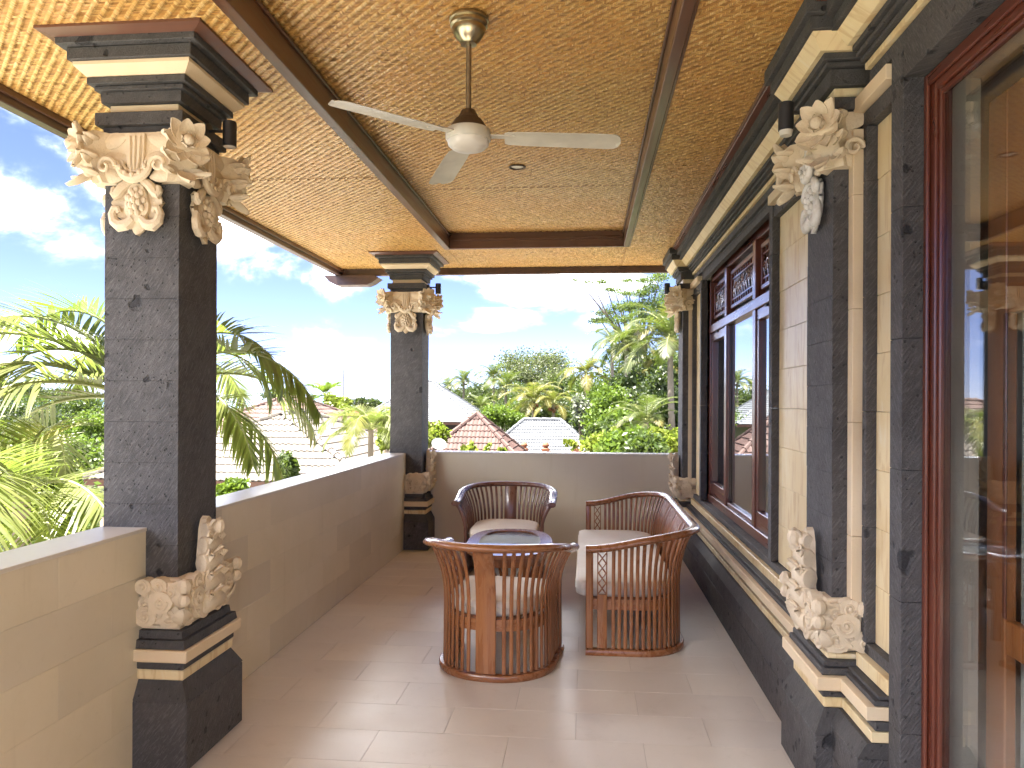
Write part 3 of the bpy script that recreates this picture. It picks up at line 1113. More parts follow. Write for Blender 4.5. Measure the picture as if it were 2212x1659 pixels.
# ================================================================== house wall on the right
PYC, PYH = 3.22, .17            # pilaster centre and half width along y
P2C = 7.82
WN = 2.70                       # where the wall courses stop at the door
WF = 8.10                       # far end of the wall
wall = thing('house_wall', (1.2, 2.0, 0), 0, 'house wall of yellow stone panels framed by black stone courses along the right side', 'house wall')
# core with the window opening (y 4.47-7.05, z .62-2.74) and the door opening (y .5-2.60, z 0-2.60)
for (y0, y1, z0, z1) in ((2.66, 4.47, 0, 3.02), (7.05, WF, 0, 3.02), (4.47, 7.05, 0, .60), (4.47, 7.05, 2.76, 3.02), (.5, 2.66, 2.60, 3.02), (-1.4, .5, 0, 3.02)):
    MB().box(1.096, 1.30, y0, y1, z0, z1).build('core', M['lightgrout'], wall)


def course(name, x, z0, z1, m, ys, xtop=None, back=1.097):
    """one straight stone course along y, in pieces about 0.6 m long"""
    for (a, b_) in ys:
        n = max(1, round((b_ - a) / .62))
        for k in range(n):
            p0, p1 = a + (b_ - a) * k / n, a + (b_ - a) * (k + 1) / n
            e0 = .0007 if k else 0
            e1 = .0007 if k < n - 1 else 0
            b = MB()
            if xtop is None:
                b.box(x, back, p0 + e0, p1 - e1, z0 + .0008, z1 - .0008, .0022)
            else:
                b.add([(x, p0 + e0, z0), (back, p0 + e0, z0), (back, p1 - e1, z0), (x, p1 - e1, z0), (xtop, p0 + e0, z1), (back, p0 + e0, z1), (back, p1 - e1, z1), (xtop, p1 - e1, z1)],
                      [(0, 3, 2, 1), (4, 5, 6, 7), (0, 1, 5, 4), (1, 2, 6, 5), (2, 3, 7, 6), (3, 0, 4, 7)])
            b.build(name, M[m], wall)


lowY = [(WN, 3.0), (3.48, 7.58)]
course('plinth_block', .930, .0, .185, 'lava', lowY)
course('plinth_block', .930, .187, .300, 'lava', lowY)
course('plinth_moulding', .930, .302, .355, 'lava_s', lowY, .962)
course('yellow_course', .975, .357, .395, 'yellow', lowY)
course('black_course', .987, .397, .430, 'lava_s', lowY)
course('cream_course', .958, .432, .480, 'cream', lowY)
course('black_course', .984, .482, .502, 'lava_s', lowY)
course('black_course', .998, .504, .518, 'lava_s', lowY)
course('yellow_course', 1.026, .520, .574, 'yellow', lowY)
course('sill_course', 1.050, .576, .618, 'lava', [(WN, 3.0), (3.48, 4.40), (7.12, 7.58)])
course('sill_course', 1.050, .576, .618, 'lava', [(4.40, 7.12)], None, 1.17)
# cornice
capY = [(-1.4, 2.93), (3.51, 7.53)]
course('cornice_course', .872, 2.945, 3.019, 'lava_s', capY)
course('cornice_course', .902, 2.902, 2.943, 'lava_s', capY)
course('yellow_cornice', .960, 2.846, 2.900, 'yellow', capY, .922)
course('cornice_course', .978, 2.822, 2.844, 'lava_s', capY)
course('cornice_course', .992, 2.800, 2.820, 'lava_s', capY)
course('cornice_course', 1.008, 2.780, 2.798, 'lava_s', capY)
course('cream_fillet', 1.024, 2.752, 2.778, 'yellow', capY)
course('cornice_course', 1.040, 2.702, 2.750, 'lava', capY)
course('cornice_course', 1.058, 2.684, 2.700, 'lava_s', capY)
course('cornice_course', 1.058, 2.630, 2.682, 'lava', [(4.40, 7.12)])
course('cream_band', 1.014, 2.626, 2.680, 'cream', [(2.705, 3.02), (3.42, 4.399), (7.121, 7.62)])
course('cornice_course', 1.048, 2.560, 2.624, 'lava', [(WN, 3.02), (3.42, 4.40), (7.12, 7.62)])


def panel(y0, y1, z0, z1, x=1.080):
    z = z0
    r = 0
    while z < z1 - .03:
        zt = min(z + .2165, z1)
        n = max(1, round((y1 - y0) / .42))
        cut = [y0 + (y1 - y0) * (k + (.22 if r % 2 and 0 < k < n else 0)) / n for k in range(n)] + [y1]
        for a, b_ in zip(cut[:-1], cut[1:]):
            MB().box(x + random.uniform(-.001, .001), 1.0965, a + .0008, b_ - .0008, z + .0008, zt - .0008, .0014).build('panel_block', M['yellow'], wall)
        z = zt
        r += 1


panel(2.725, 2.955, .62, 2.558)
panel(3.42, 4.395, .62, 2.558)
panel(7.125, 7.60, .62, 2.558)
# thin black and cream strips beside the panels and the window
def strip(name, x, y0, y1, z0, z1, m, back=1.0955):
    z = z0
    while z < z1 - .02:
        zt = min(z + .433, z1)
        MB().box(x, back, y0, y1, z + .0006, zt - .0006, .002).build(name, M[m], wall)
        z = zt


strip('cream_strip', 1.006, 2.995, 3.048, .578, 2.56, 'cream')
strip('black_strip', 1.042, 2.957, 2.993, .62, 2.558, 'lava')
strip('black_strip', 1.052, 2.700, 2.723, .62, 2.558, 'lava')
strip('cream_strip', 1.006, 7.645, 7.652, .578, 2.56, 'cream')
strip('black_strip', 1.042, 7.606, 7.640, .62, 2.558, 'lava')
strip('window_jamb', 1.040, 4.40, 4.47, .62, 2.628, 'lava', 1.15)
strip('window_jamb', 1.040, 7.05, 7.12, .62, 2.628, 'lava', 1.15)
# door surround
strip('door_jamb', 1.030, 2.602, 2.698, 0, 2.70, 'lava', 1.105)
course('door_lintel', 1.030, 2.585, 2.70, 'lava', [(.5, 2.60)], None, 1.115)
strip('door_jamb', 1.030, .40, .498, 0, 2.70, 'lava', 1.105)
MB().box(1.05, 1.0955, -1.4, .398, 0, 2.70).build('near_wall_face', M['yellow'], wall)


def pilaster(cyy, label, seed, full=True):
    root = thing('wall_pilaster', (1.0, cyy, 0), 0, label, 'pilaster', 'black stone pilasters with cream carvings')
    xs = .950
    MB().box(xs + .004, 1.096, cyy - PYH + .004, cyy + PYH - .004, .55, 2.66).build('mortar_core', M['darkmortar'], root)
    z = .555
    while z < 2.63:
        zt = min(z + .1725, 2.636)
        d = random.uniform(-.001, .001)
        MB().box(xs + d, 1.0955, cyy - PYH - d, cyy + PYH - d, z + .0005, zt - .0005, .0009).build('block', M['lava'], root)
        z = zt
    for x, h, z0, z1, m, xb, hb in [(.800, .330, 2.957, 3.019, 'lava_s', 0, 0), (.822, .308, 2.907, 2.955, 'lava_s', 0, 0), (.836, .294, 2.846, 2.905, 'yellow', .874, .258),
                                    (.890, .246, 2.818, 2.844, 'lava_s', 0, 0), (.904, .230, 2.798, 2.816, 'lava_s', 0, 0), (.924, .212, 2.732, 2.796, 'lava_s', 0, 0),
                                    (.946, .190, 2.688, 2.730, 'yellow', 0, 0), (.914, .216, 2.638, 2.686, 'lava_s', 0, 0)]:
        b = MB()
        if xb:
            b.add([(xb, cyy - hb, z0), (1.097, cyy - hb, z0), (1.097, cyy + hb, z0), (xb, cyy + hb, z0), (x, cyy - h, z1), (1.097, cyy - h, z1), (1.097, cyy + h, z1), (x, cyy + h, z1)],
                  [(0, 3, 2, 1), (4, 5, 6, 7), (0, 1, 5, 4), (1, 2, 6, 5), (2, 3, 7, 6), (3, 0, 4, 7)])
        else:
            b.box(x, 1.0975, cyy - h, cyy + h, z0, z1, .003)
        b.build('cap_course', M[m], root)
    for x, h, z0, z1, m, xt, ht in [(.868, .250, .001, .262, 'lava', 0, 0), (.868, .250, .264, .352, 'lava_s', .912, .212), (.910, .214, .354, .394, 'yellow', 0, 0), (.902, .222, .396, .429, 'lava_s', 0, 0),
                                    (.872, .256, .431, .481, 'cream', 0, 0), (.896, .232, .483, .508, 'lava_s', 0, 0), (.908, .220, .510, .534, 'lava_s', 0, 0), (.926, .200, .536, .556, 'yellow', 0, 0)]:
        b = MB()
        if xt:
            b.add([(x, cyy - h, z0), (1.097, cyy - h, z0), (1.097, cyy + h, z0), (x, cyy + h, z0), (xt, cyy - ht, z1), (1.097, cyy - ht, z1), (1.097, cyy + ht, z1), (xt, cyy + ht, z1)],
                  [(0, 3, 2, 1), (4, 5, 6, 7), (0, 1, 5, 4), (1, 2, 6, 5), (2, 3, 7, 6), (3, 0, 4, 7)])
        else:
            b.box(x, 1.0975, cyy - h, cyy + h, z0, z1, .004)
        b.build('base_course', M[m], root)
    # capital carving
    b = MB()
    arch = [(-.20, .21), (.20, .21), (.20, 0), (.105, 0), (.092, .045), (.058, .082), (0, .095), (-.058, .082), (-.092, .045), (-.105, 0), (-.20, 0)]
    b.prism(arch, (xs, cyy, 2.425), (0, 1, 0), (0, 0, 1), (-1, 0, 0), -.006, .036)
    for sg in (-1, 1):
        b.box(xs - .004, 1.02, cyy + sg * (PYH - .004), cyy + sg * (PYH + .034), 2.425, 2.634, .004)
    b.build('collar_carving', M['carve'], root)
    o = root.location
    ax = xs + .165      # axis of the notional square shaft
    for sg in (-1, 1):
        inst('corner_flower', ME_CORNER, root, (ax - o.x, sg * .005, 2.527), (0, 0, math.pi - sg * math.pi / 4))
    inst('pendant', ME_PENDW if full else ME_PEND, root, (xs - o.x, 0, 2.52), (0, 0, math.pi / 2), (.9, .9, 1.15))
    # foot carving
    fc = MB()
    f = PYH + .022
    vee = [(-f, .20), (-.115, .20), (-.06, .165), (-.035, .14), (0, .165), (.035, .14), (.06, .165), (.115, .20), (f, .20), (f, 0), (-f, 0)]
    fc.prism(vee, (xs, cyy, .557), (0, 1, 0), (0, 0, 1), (-1, 0, 0), -.004, .022)
    for sg in (-1, 1):
        fc.box(xs - .02, 1.005, cyy + sg * (PYH - .003), cyy + sg * (PYH + .021), .557, .757, .003)
    fc.build('foot_collar', M['carve'], root)
    inst('cloud_scroll', ME_FOOT, root, (xs - .022 - o.x, -f, .565), (0, 0, -math.pi / 2), (1, 1, 1.05))
    inst('cloud_scroll', ME_FOOT, root, (xs - .022 - o.x, f, .565), (0, 0, math.pi), (1, 1, 1.05))
    inst('plume', ME_PLUME, root, (xs - .022 - o.x, 0, .60), (0, 0, math.pi / 2), (.95, 1, 1.22))
    return root


pilaster(PYC, 'black stone wall pilaster with whitewashed drop carving between the window and the glass door', 3)
pilaster(P2C, 'narrow black stone wall pilaster at the far end of the house wall beyond the window', 4, False)


# ================================================================== window
win = thing('casement_window', (1.14, 5.75, .62), 0, 'wide reddish brown timber window with three tall panes and carved fretwork above', 'window', kind='thing')
FX0, FX1 = 1.118, 1.185
Y0, Y1 = 4.472, 7.048


def wb(name, x0, x1, y0, y1, z0, z1, m='framey', parent=None, b=.004):
    return MB().box(x0, x1, y0, y1, z0, z1, b).build(name, M[m], parent or win)


wb('sill_rail', 1.105, FX1, Y0, Y1, .620, .690)
wb('head_rail', FX0, FX1, Y0, Y1, 2.69, 2.76)
wb('head_board', FX0 + .01, FX1, Y0, Y1, 2.60, 2.688)
wb('transom', 1.108, FX1, Y0, Y1, 2.135, 2.205)
posts = [(Y0, Y0 + .065), (5.16, 5.245), (6.20, 6.285), (Y1 - .065, Y1)]
for a, b_ in posts:
    wb('post', FX0 - .006, FX1, a, b_, .691, 2.134, 'frame')
    wb('post', FX0 - .006, FX1, a, b_, 2.206, 2.599, 'frame')
for k in range(3):
    a, b_ = posts[k][1], posts[k + 1][0]
    side = k != 1
    z0, z1 = .691, 2.134
    if side:                      # opening casement with its own sash
        sash = wb('sash', FX0 + .004, FX0 + .044, a + .002, b_ - .002, z0 + .002, z0 + .112)
        for nm, q in (('stile', (a + .002, a + .062)), ('stile', (b_ - .062, b_ - .002))):
            wb(nm, FX0 + .004, FX0 + .044, q[0], q[1], z0 + .113, z1 - .076, 'frame', sash)
        wb('top_rail', FX0 + .004, FX0 + .044, a + .002, b_ - .002, z1 - .075, z1 - .003, 'framey', sash)
        ga, gb, g0, g1 = a + .05, b_ - .05, z0 + .1, z1 - .065
        wb('catch', FX0 - .012, FX0 + .004, (a + b_) / 2 - .03, (a + b_) / 2 + .03, z1 - .018, z1 - .006, 'black')
    else:
        for q in ((a, a + .014), (b_ - .014, b_)):
            wb('glazing_bead', FX0 + .006, FX0 + .024, q[0], q[1], z0, z1, 'frame')
        wb('glazing_bead', FX0 + .006, FX0 + .03, a + .015, b_ - .015, z0, z0 + .03)
        ga, gb, g0, g1 = a - .003, b_ + .003, z0 - .003, z1 + .003
    MB().box(FX0 + .030, FX0 + .036, ga, gb, g0, g1).build('pane', M['glass'], win)
    # fretwork panel above
    a2, b2 = a + .05, b_ - .05
    f = wb('fretwork_frame', FX0 + .018, FX0 + .048, a2, b2, 2.255, 2.285)
    wb('rail', FX0 + .018, FX0 + .048, a2, b2, 2.525, 2.555, 'framey', f)
    for q in ((a2, a2 + .026), (b2 - .026, b2)):
        wb('stile', FX0 + .018, FX0 + .048, q[0], q[1], 2.286, 2.524, 'frame', f)
    lat = MB()
    n = max(3, round((b2 - a2) / .085))
    for zz in (2.325, 2.485):
        lat.box(FX0 + .026, FX0 + .040, a2 + .026, b2 - .026, zz - .006, zz + .006)
    for i in range(1, n):
        yy = a2 + .026 + (b2 - a2 - .052) * i / n
        lat.box(FX0 + .027, FX0 + .039, yy - .006, yy + .006, 2.286, 2.319)
        lat.box(FX0 + .027, FX0 + .039, yy - .006, yy + .006, 2.491, 2.524)
    lat.build('lattice', M['framey'], f)
    sc = MB()
    rr = random.Random(k)
    ln = b2 - a2 - .052
    m_ = max(3, int(ln / .075))
    for i in range(m_):
        yc_ = a2 + .026 + ln * (i + .5) / m_
        sc.scroll((FX0 + .033, yc_, 2.405 + rr.uniform(-.012, .012)), (0, 1, 0), (0, 0, 1), .040, 1.4, .008, rr.random() * 6, rr.choice((-1, 1)), 18)
        sc.petal((FX0 + .033, yc_, 2.335), (0, rr.uniform(-.5, .5), 1), (-1, 0, 0), .075, .034, .006, .1, .2, 5, 4)
        sc.petal((FX0 + .033, yc_ + .03, 2.475), (0, rr.uniform(-.6, .6), -1), (-1, 0, 0), .07, .03, .006, .1, .2, 5, 4)
    sc.build('scrollwork', M['darkteak'], f, 50)
    if k == 1:
        MB().box(FX0 + .06, FX0 + .064, a, b_, 2.206, 2.599).build('fretwork_backing', M['black'], win)
    else:
        MB().box(FX0 + .06, FX0 + .064, a, b_, 2.206, 2.599).build('fretwork_backing', M['black'], win)


def curtain(name, x, y0, y1, z0, z1, parent, label, amp=.018, wl=.09, m='curtain'):
    b = MB()
    n = int((y1 - y0) / .012)
    V, F = [], []
    for i in range(n + 1):
        yy = y0 + (y1 - y0) * i / n
        xx = x + amp * math.sin(yy / wl * 2 * math.pi) + amp * .4 * math.sin(yy / wl * 2.7)
        V += [(xx, yy, z0), (xx, yy, z1)]
    for i in range(n):
        F.append((2 * i, 2 * i + 2, 2 * i + 3, 2 * i + 1))
    b.add(V, F)
    o = b.build(name, M[m], parent, True)
    if label:
        tag(o, label, 'curtain', 'pale curtains behind the glass', 'thing')
    return o


curtain('curtain', 1.36, 5.42, 6.02, .05, 2.70, None, 'pale curtain hanging behind the middle pane of the window')
curtain('curtain', 1.40, 1.30, 2.58, .03, 2.66, None, 'pale grey green curtain hanging behind the glass door')

# ================================================================== glass door with its inner leaf
door = thing('glass_door', (1.14, 1.5, 0), 0, 'red brown framed glass door at the right edge with an orange brown inner leaf', 'door', kind='thing')
DX0, DX1 = 1.072, 1.16
wb('stile', DX0 + .035, DX1, 2.545, 2.6015, 0, 2.584, 'frame', door)
wb('stile_moulding', DX0 + .022, DX0 + .0345, 2.575, 2.6015, 0, 2.584, 'frame', door)
wb('stile_moulding', DX0 + .045, DX0 + .062, 2.530, 2.5445, 0, 2.54, 'frame', door)
wb('top_rail', DX0 + .035, DX1, .50, 2.544, 2.52, 2.584, 'framey', door)
wb('top_rail_moulding', DX0 + .022, DX0 + .0345, .50, 2.574, 2.545, 2.584, 'framey', door)
wb('top_rail_moulding', DX0 + .045, DX0 + .062, .50, 2.529, 2.502, 2.5195, 'framey', door)
wb('stile', DX0 + .035, DX1, .50, .56, 0, 2.519, 'frame', door)
wb('bottom_rail', DX0 + .035, DX1, .561, 2.544, .0, .06, 'framey', door)
MB().box(1.128, 1.136, .555, 2.548, .055, 2.523).build('pane', M['doorglass'], door)
leaf = wb('inner_leaf', 1.30, 1.335, 2.50, 2.612, .02, 2.50, 'orange', door)
wb('rail', 1.30, 1.335, 1.60, 2.499, .74, .845, 'orange', leaf)
wb('rail', 1.30, 1.335, 1.60, 2.499, 1.80, 2.50, 'orange', leaf)
wb('rail', 1.30, 1.335, 1.60, 2.499, .02, .20, 'orange', leaf)
wb('bead', 1.292, 1.2995, 2.485, 2.505, .85, 1.80, 'frame', leaf)
wb('stile', 1.30, 1.335, 1.50, 1.599, .02, 2.50, 'orange', leaf)

# the room behind (closed, unlit)
room = thing('room_interior', (3, 3, 0), 0, 'dim plastered room seen through the window and door glass', 'room', kind='structure')
MB().box(4.7, 4.8, -1.4, WF, -.3, 3.02).build('back_wall', M['inner'], room)
MB().box(1.301, 4.7, -1.5, -1.4, -.3, 3.02).build('end_wall', M['inner'], room)
MB().box(1.301, 4.7, WF - .12, WF, -.3, 3.02).build('end_wall', M['inner'], room)
MB().box(1.251, 4.7, -1.4, WF - .121, -.3, -.005).build('room_floor', M['floor'], room)
MB().box(1.301, 4.7, -1.4, WF - .121, 2.95, 3.19).build('room_ceiling', M['plaster'], room)
MB().box(-2.04, 4.8, -1.5, 8.1, -3.4, -.33).build('lower_storey', M['plaster'], room)


# ================================================================== barrel furniture
def upath(W, D, Rc, step=.012):
    """U seen from above: front right, round the back, front left; local +y is the front. -> points, outward normals"""
    P = []
    def line(a, b):
        n = max(1, int(math.dist(a, b) / step))
        for i in range(n):
            P.append((a[0] + (b[0] - a[0]) * i / n, a[1] + (b[1] - a[1]) * i / n))
    def arc(c, a0, a1):
        n = max(2, int(abs(a1 - a0) * Rc / step))
        for i in range(n):
            a = a0 + (a1 - a0) * i / n
            P.append((c[0] + Rc * math.cos(a), c[1] + Rc * math.sin(a)))
    w, d = W / 2, D / 2
    line((w, d), (w, -d + Rc))
    arc((w - Rc, -d + Rc), 0, -math.pi / 2)
    line((w - Rc, -d), (-w + Rc, -d))
    arc((-w + Rc, -d + Rc), -math.pi / 2, -math.pi)
    line((-w, -d + Rc), (-w, d))
    P.append((-w, d))
    N = []
    for i in range(len(P)):
        a, b = P[max(0, i - 1)], P[min(len(P) - 1, i + 1)]
        t = Vector((b[0] - a[0], b[1] - a[1], 0)).normalized()
        N.append(Vector((-t.y, t.x, 0)) * -1 if False else Vector((t.y * 1.0, -t.x * 1.0, 0)) * -1)
    # make sure the normals point outwards
    for i in range(len(P)):
        if N[i].dot(Vector((P[i][0], P[i][1], 0)) - Vector((0, d * .3, 0))) < 0:
            N[i] = -N[i]
    L = [0]
    for i in range(1, len(P)):
        L.append(L[-1] + math.dist(P[i], P[i - 1]))
    return P, N, L


def at_len(P, N, L, s):
    s = min(max(s, 0), L[-1])
    i = max(1, next((k for k in range(1, len(L)) if L[k] >= s), len(L) - 1))
    f = (s - L[i - 1]) / max(1e-9, L[i] - L[i - 1])
    p = Vector((P[i - 1][0] + (P[i][0] - P[i - 1][0]) * f, P[i - 1][1] + (P[i][1] - P[i - 1][1]) * f, 0))
    n = (N[i - 1] * (1 - f) + N[i] * f).normalized()
    return p, n


def barrel(name, loc, rz, W, D, Rc, nslat, label, cat, wood='teak', woodx='teakx', wides=1, over=.05, group='slatted barrel seats'):
    root = thing(name, loc, rz, label, cat, group)
    P, N, L = upath(W, D, Rc)
    HB, HA, FL = .735, .635, .084
    Z0 = .040

    def top(p):
        t = min(1, max(0, (p.y + D / 2) / D))
        t = t * t * (3 - 2 * t)
        return HB + (HA - HB) * t, FL * (1 - (.75 if wides == 3 else .05) * t)

    def flare(z, zt, fl):
        q = max(0, (z - .40) / (zt - .40))
        return fl * q ** 2.1 - .004 * math.sin(math.pi * min(1, z / zt))

    def rail(name_, s0, s1, zf, off, sec, m, nst=90):
        pts, U, Wv = [], [], []
        for i in range(nst + 1):
            s = s0 + (s1 - s0) * i / nst
            p, n = at_len(P, N, L, s)
            zt, fl = top(p)
            z, o = zf(zt, fl)
            pts.append(p + n * (o + off) + Vector((0, 0, z)))
            U.append(n)
            Wv.append(Vector((0, 0, 1)))
        return MB().sweep(pts, U, Wv, sec).build(name_, M[m], root, 50, world=False)
    Lt = L[-1]
    ov = [(.036 * math.cos(a), .023 * math.sin(a)) for a in [2 * math.pi * i / 14 for i in range(14)]]
    rail('top_rail', 0, Lt, lambda zt, fl: (zt, fl), .004, ov, woodx)
    rect = [(-.024, -.018), (.020, -.018), (.024, -.010), (.024, .010), (.018, .018), (-.024, .018)]
    rail('base_rail', 0, Lt, lambda zt, fl: (.019, 0), .004, rect, 'darkteakx' if wood == 'darkteak' else woodx)
    ap = [(-.011, -.032), (.011, -.032), (.011, .032), (-.011, .032)]
    rail('seat_rail', .03, Lt - .03, lambda zt, fl: (.300, 0), -.020, ap, woodx)
    # front seat rail and bottom stretcher
    MB().box(-W / 2 + .03, W / 2 - .03, D / 2 - .055, D / 2 - .030, .262, .335, .004).build('front_rail', M[woodx], root, world=False)
    # seat boards
    k = int((W - .10) / .075)
    for i in range(k):
        x0 = -W / 2 + .05 + (W - .10) * i / k
        xm = abs(x0 + .03)
        yb = -D / 2 + .03
        ex = xm - (W / 2 - Rc)
        if ex > 0:
            yb = -D / 2 + Rc - math.sqrt(max(0, (Rc - .03) ** 2 - min(ex, Rc - .035) ** 2))
        MB().box(x0, x0 + .060, yb, D / 2 - .056, .320, .336, .002).build('seat_board', M[wood], root, world=False)

    def slat(nm, s, wd, th=.011, z0=Z0, z1=None, m=None):
        p, n = at_len(P, N, L, s)
        zt, fl = top(p)
        t = Vector((-n.y, n.x, 0))
        pts, U, Wv = [], [], []
        ns = 12
        ztop = (zt - .012) if z1 is None else z1
        for i in range(ns + 1):
            z = z0 + (ztop - z0) * i / ns
            pts.append(p + n * flare(z, zt, fl) + Vector((0, 0, z)))
            U.append(t)
            Wv.append(n)
        a, b = wd / 2, th / 2
        c = min(.003, b * .6)
        sec = [(-a, -b + c), (-a + c, -b), (a - c, -b), (a, -b + c), (a, b - c), (a - c, b), (-a + c, b), (-a, b - c)]
        return MB().sweep(pts, U, Wv, sec).build(nm, M[m or wood], root, 50, world=False)
    # wide splats at the middle (and, on the long seat, at the thirds)
    wide_s = [Lt * (i + 1) / (wides + 1) for i in range(wides)]
    if wides == 3:
        wide_s = [Lt * .36, Lt * .5, Lt * .64]
    for s in wide_s:
        slat('splat', s, .112, .014)
    # front posts with a lattice strip behind them
    for e in (0, 1):
        sp = (lambda q: q) if e == 0 else (lambda q: Lt - q)
        slat('front_post', sp(.022), .044, .030)
        slat('lattice_post', sp(.098), .060, .014, Z0, .362)
        slat('lattice_edge', sp(.0715), .007, .011, .362)
        slat('lattice_edge', sp(.1245), .007, .011, .362)
        lt = MB()
        p0, n0 = at_len(P, N, L, sp(.098))
        zt, fl = top(p0)
        t0 = Vector((-n0.y, n0.x, 0))
        zs = [.366 + (zt - .03 - .366) * i / 4 for i in range(5)]
        for i in range(4):
            for sg in (-1, 1):
                a = p0 + t0 * (-sg * .022) + n0 * flare(zs[i], zt, fl) + Vector((0, 0, zs[i]))
                b = p0 + t0 * (sg * .022) + n0 * flare(zs[i + 1], zt, fl) + Vector((0, 0, zs[i + 1]))
                lt.tube([a, (a + b) / 2, b], .0042, 6)
        lt.build('lattice', M[wood], root, world=False)
    # slats
    n0 = nslat
    for i in range(n0):
        s = .165 + (Lt - .33) * i / (n0 - 1)
        if any(abs(s - q) < .075 for q in wide_s):
            continue
        slat('slat', s, .0215)
    # corner legs inside
    for sx in (-1, 1):
        MB().box(sx * (W / 2 - .075) - .02, sx * (W / 2 - .075) + .02, -D / 2 + Rc * .42, -D / 2 + Rc * .42 + .04, .035, .30, .004).build('leg', M[wood], root, world=False)
    # cushion
    b = MB()
    Pc, Nc, Lc = upath(W - .075, D - .02, max(.05, Rc - .03))
    ring = [at_len(Pc, Nc, Lc, Lc[-1] * i / 60) for i in range(61)]
    outl = [(p.x, p.y + over * .5) for p, n in ring]
    wC = (W - .075) / 2
    fy = D / 2 - .01 + over
    # rounded front corners
    front = [(-wC, fy - .06), (-wC + .018, fy - .02), (-wC + .06, fy), (wC - .06, fy), (wC - .018, fy - .02), (wC, fy - .06)]
    outl = outl + front
    cxm = sum(q[0] for q in outl) / len(outl)
    cym = sum(q[1] for q in outl) / len(outl)
    z0, th = .338, .088
    prof = [(.0, .90, 0.0), (.015, .965, .004), (.20, .992, .018), (.5, 1.0, .044), (.80, .992, .070), (.985, .965, .084), (1.0, .90, .090), (1.05, .55, .097), (1.06, .15, .099)]
    n = len(outl)
    V = []
    for _, k_, dz in prof:
        for j, (x, y) in enumerate(outl):
            # inset by an equal distance, not by scale
            dx, dy = x - cxm, y - cym
            ln = math.hypot(dx, dy)
            ins = (1 - k_) * (.30 if k_ > .89 else .36)
            f = max(.02, 1 - ins / ln) if k_ > .89 else k_
            V.append((cxm + dx * f, cym + dy * f, z0 + dz + .003 * math.sin(9 * x + 5 * y)))
    F = []
    for i in range(len(prof) - 1):
        for k in range(n):
            k2 = (k + 1) % n
            F.append((i * n + k, i * n + k2, (i + 1) * n + k2, (i + 1) * n + k))
    F.append(tuple(range(n))[::-1])
    F.append(tuple((len(prof) - 1) * n + k for k in range(n)))
    b.add(V, F)
    cu = b.build('cushion', M['fabric'], root, 60, world=False)
    pp = [(x, y, z0 + .046) for x, y in [(cxm + (x - cxm) * (1 + .0025 / math.hypot(x - cxm, y - cym)), cym + (y - cym) * (1 + .0025 / math.hypot(x - cxm, y - cym))) for x, y in outl]]
    MB().tube(pp + [pp[0]], .0035, 6).build('piping', M['fabric'], cu, True, world=False)
    return root


barrel('barrel_chair', (-.500, 4.385, 0), R(-7), .625, .60, .285, 32, 'slatted wooden barrel chair nearest the camera with its back turned to it', 'chair')
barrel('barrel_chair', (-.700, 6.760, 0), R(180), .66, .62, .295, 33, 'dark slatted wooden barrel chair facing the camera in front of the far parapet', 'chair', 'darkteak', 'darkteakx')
barrel('barrel_sofa', (.296, 5.575, 0), R(90), 1.98, .585, .26, 74, 'long slatted wooden barrel sofa with cream cushion along the house wall', 'sofa', wides=3, over=.07)

# ------------------------------------------------------------------ coffee table
tb = thing('coffee_table', (-.545, 5.47, .022), R(3), 'low oval wooden coffee table with bluish glass top between the two chairs', 'table')


def oval(a, b, n=48, e=2.6):
    out = []
    for i in range(n):
        t = 2 * math.pi * i / n
        c, s = math.cos(t), math.sin(t)
        out.append((a * math.copysign(abs(c) ** (2 / e), c), b * math.copysign(abs(s) ** (2 / e), s)))
    return out


def ring(b, outer, inner, z0, z1):
    n = len(outer)
    V = [(x, y, z0) for x, y in outer] + [(x, y, z1) for x, y in outer] + [(x, y, z1) for x, y in inner] + [(x, y, z0) for x, y in inner]
    F = []
    for k in range(n):
        k2 = (k + 1) % n
        for q in range(4):
            q2 = (q + 1) % 4
            F.append((q * n + k, q * n + k2, q2 * n + k2, q2 * n + k))
    return b.add(V, F)


b = MB()
ring(b, oval(.300, .530), oval(.222, .452), .452, .484)
b.build('table_rim', M['polished'], tb, world=False)
b = MB()
ring(b, oval(.310, .540), oval(.296, .526), .458, .476)
b.build('rim_moulding', M['teakx'], tb, world=False)
b = MB()
b.prism(oval(.2235, .4535), (0, 0, 0), (1, 0, 0), (0, 1, 0), (0, 0, 1), .474, .481)
b.build('glass_top', M['tableglass'], tb, world=False)
b = MB()
ring(b, oval(.262, .492), oval(.240, .470), .395, .451)
b.build('apron', M['teak'], tb, world=False)
b = MB()
b.prism(oval(.2225, .4525), (0, 0, 0), (1, 0, 0), (0, 1, 0), (0, 0, 1), .458, .468)
b.build('blue_panel', M['bluepanel'], tb, world=False)
for sx in (-1, 1):
    for sy in (-1, 1):
        x, y_ = sx * .185, sy * .385
        b = MB()
        pts = [Vector((x * k, y_ * k, z)) for z, k in ((.396, 1.05), (.30, .99), (.20, .93), (.10, .95), (.0, 1.06))]
        b.sweep(pts, [(1, 0, 0)] * 5, [(0, 1, 0)] * 5, [(-.022, -.022), (.022, -.022), (.022, .022), (-.022, .022)])
        b.build('leg', M['teak'], tb, world=False)
for i in range(22):
    t = 2 * math.pi * i / 22 + .07
    x, y_ = .25 * math.cos(t), .48 * math.sin(t)
    b = MB()
    pts = [Vector((x * k, y_ * k, z)) for z, k in ((.394, 1.0), (.33, .97), (.26, .88), (.20, .74), (.16, .6))]
    n_ = Vector((math.cos(t), math.sin(t), 0))
    b.sweep(pts, [Vector((-n_.y, n_.x, 0))] * 5, [n_] * 5, [(-.010, -.005), (.010, -.005), (.010, .005), (-.010, .005)])
    b.build('slat', M['teak'], tb, world=False)
b = MB()
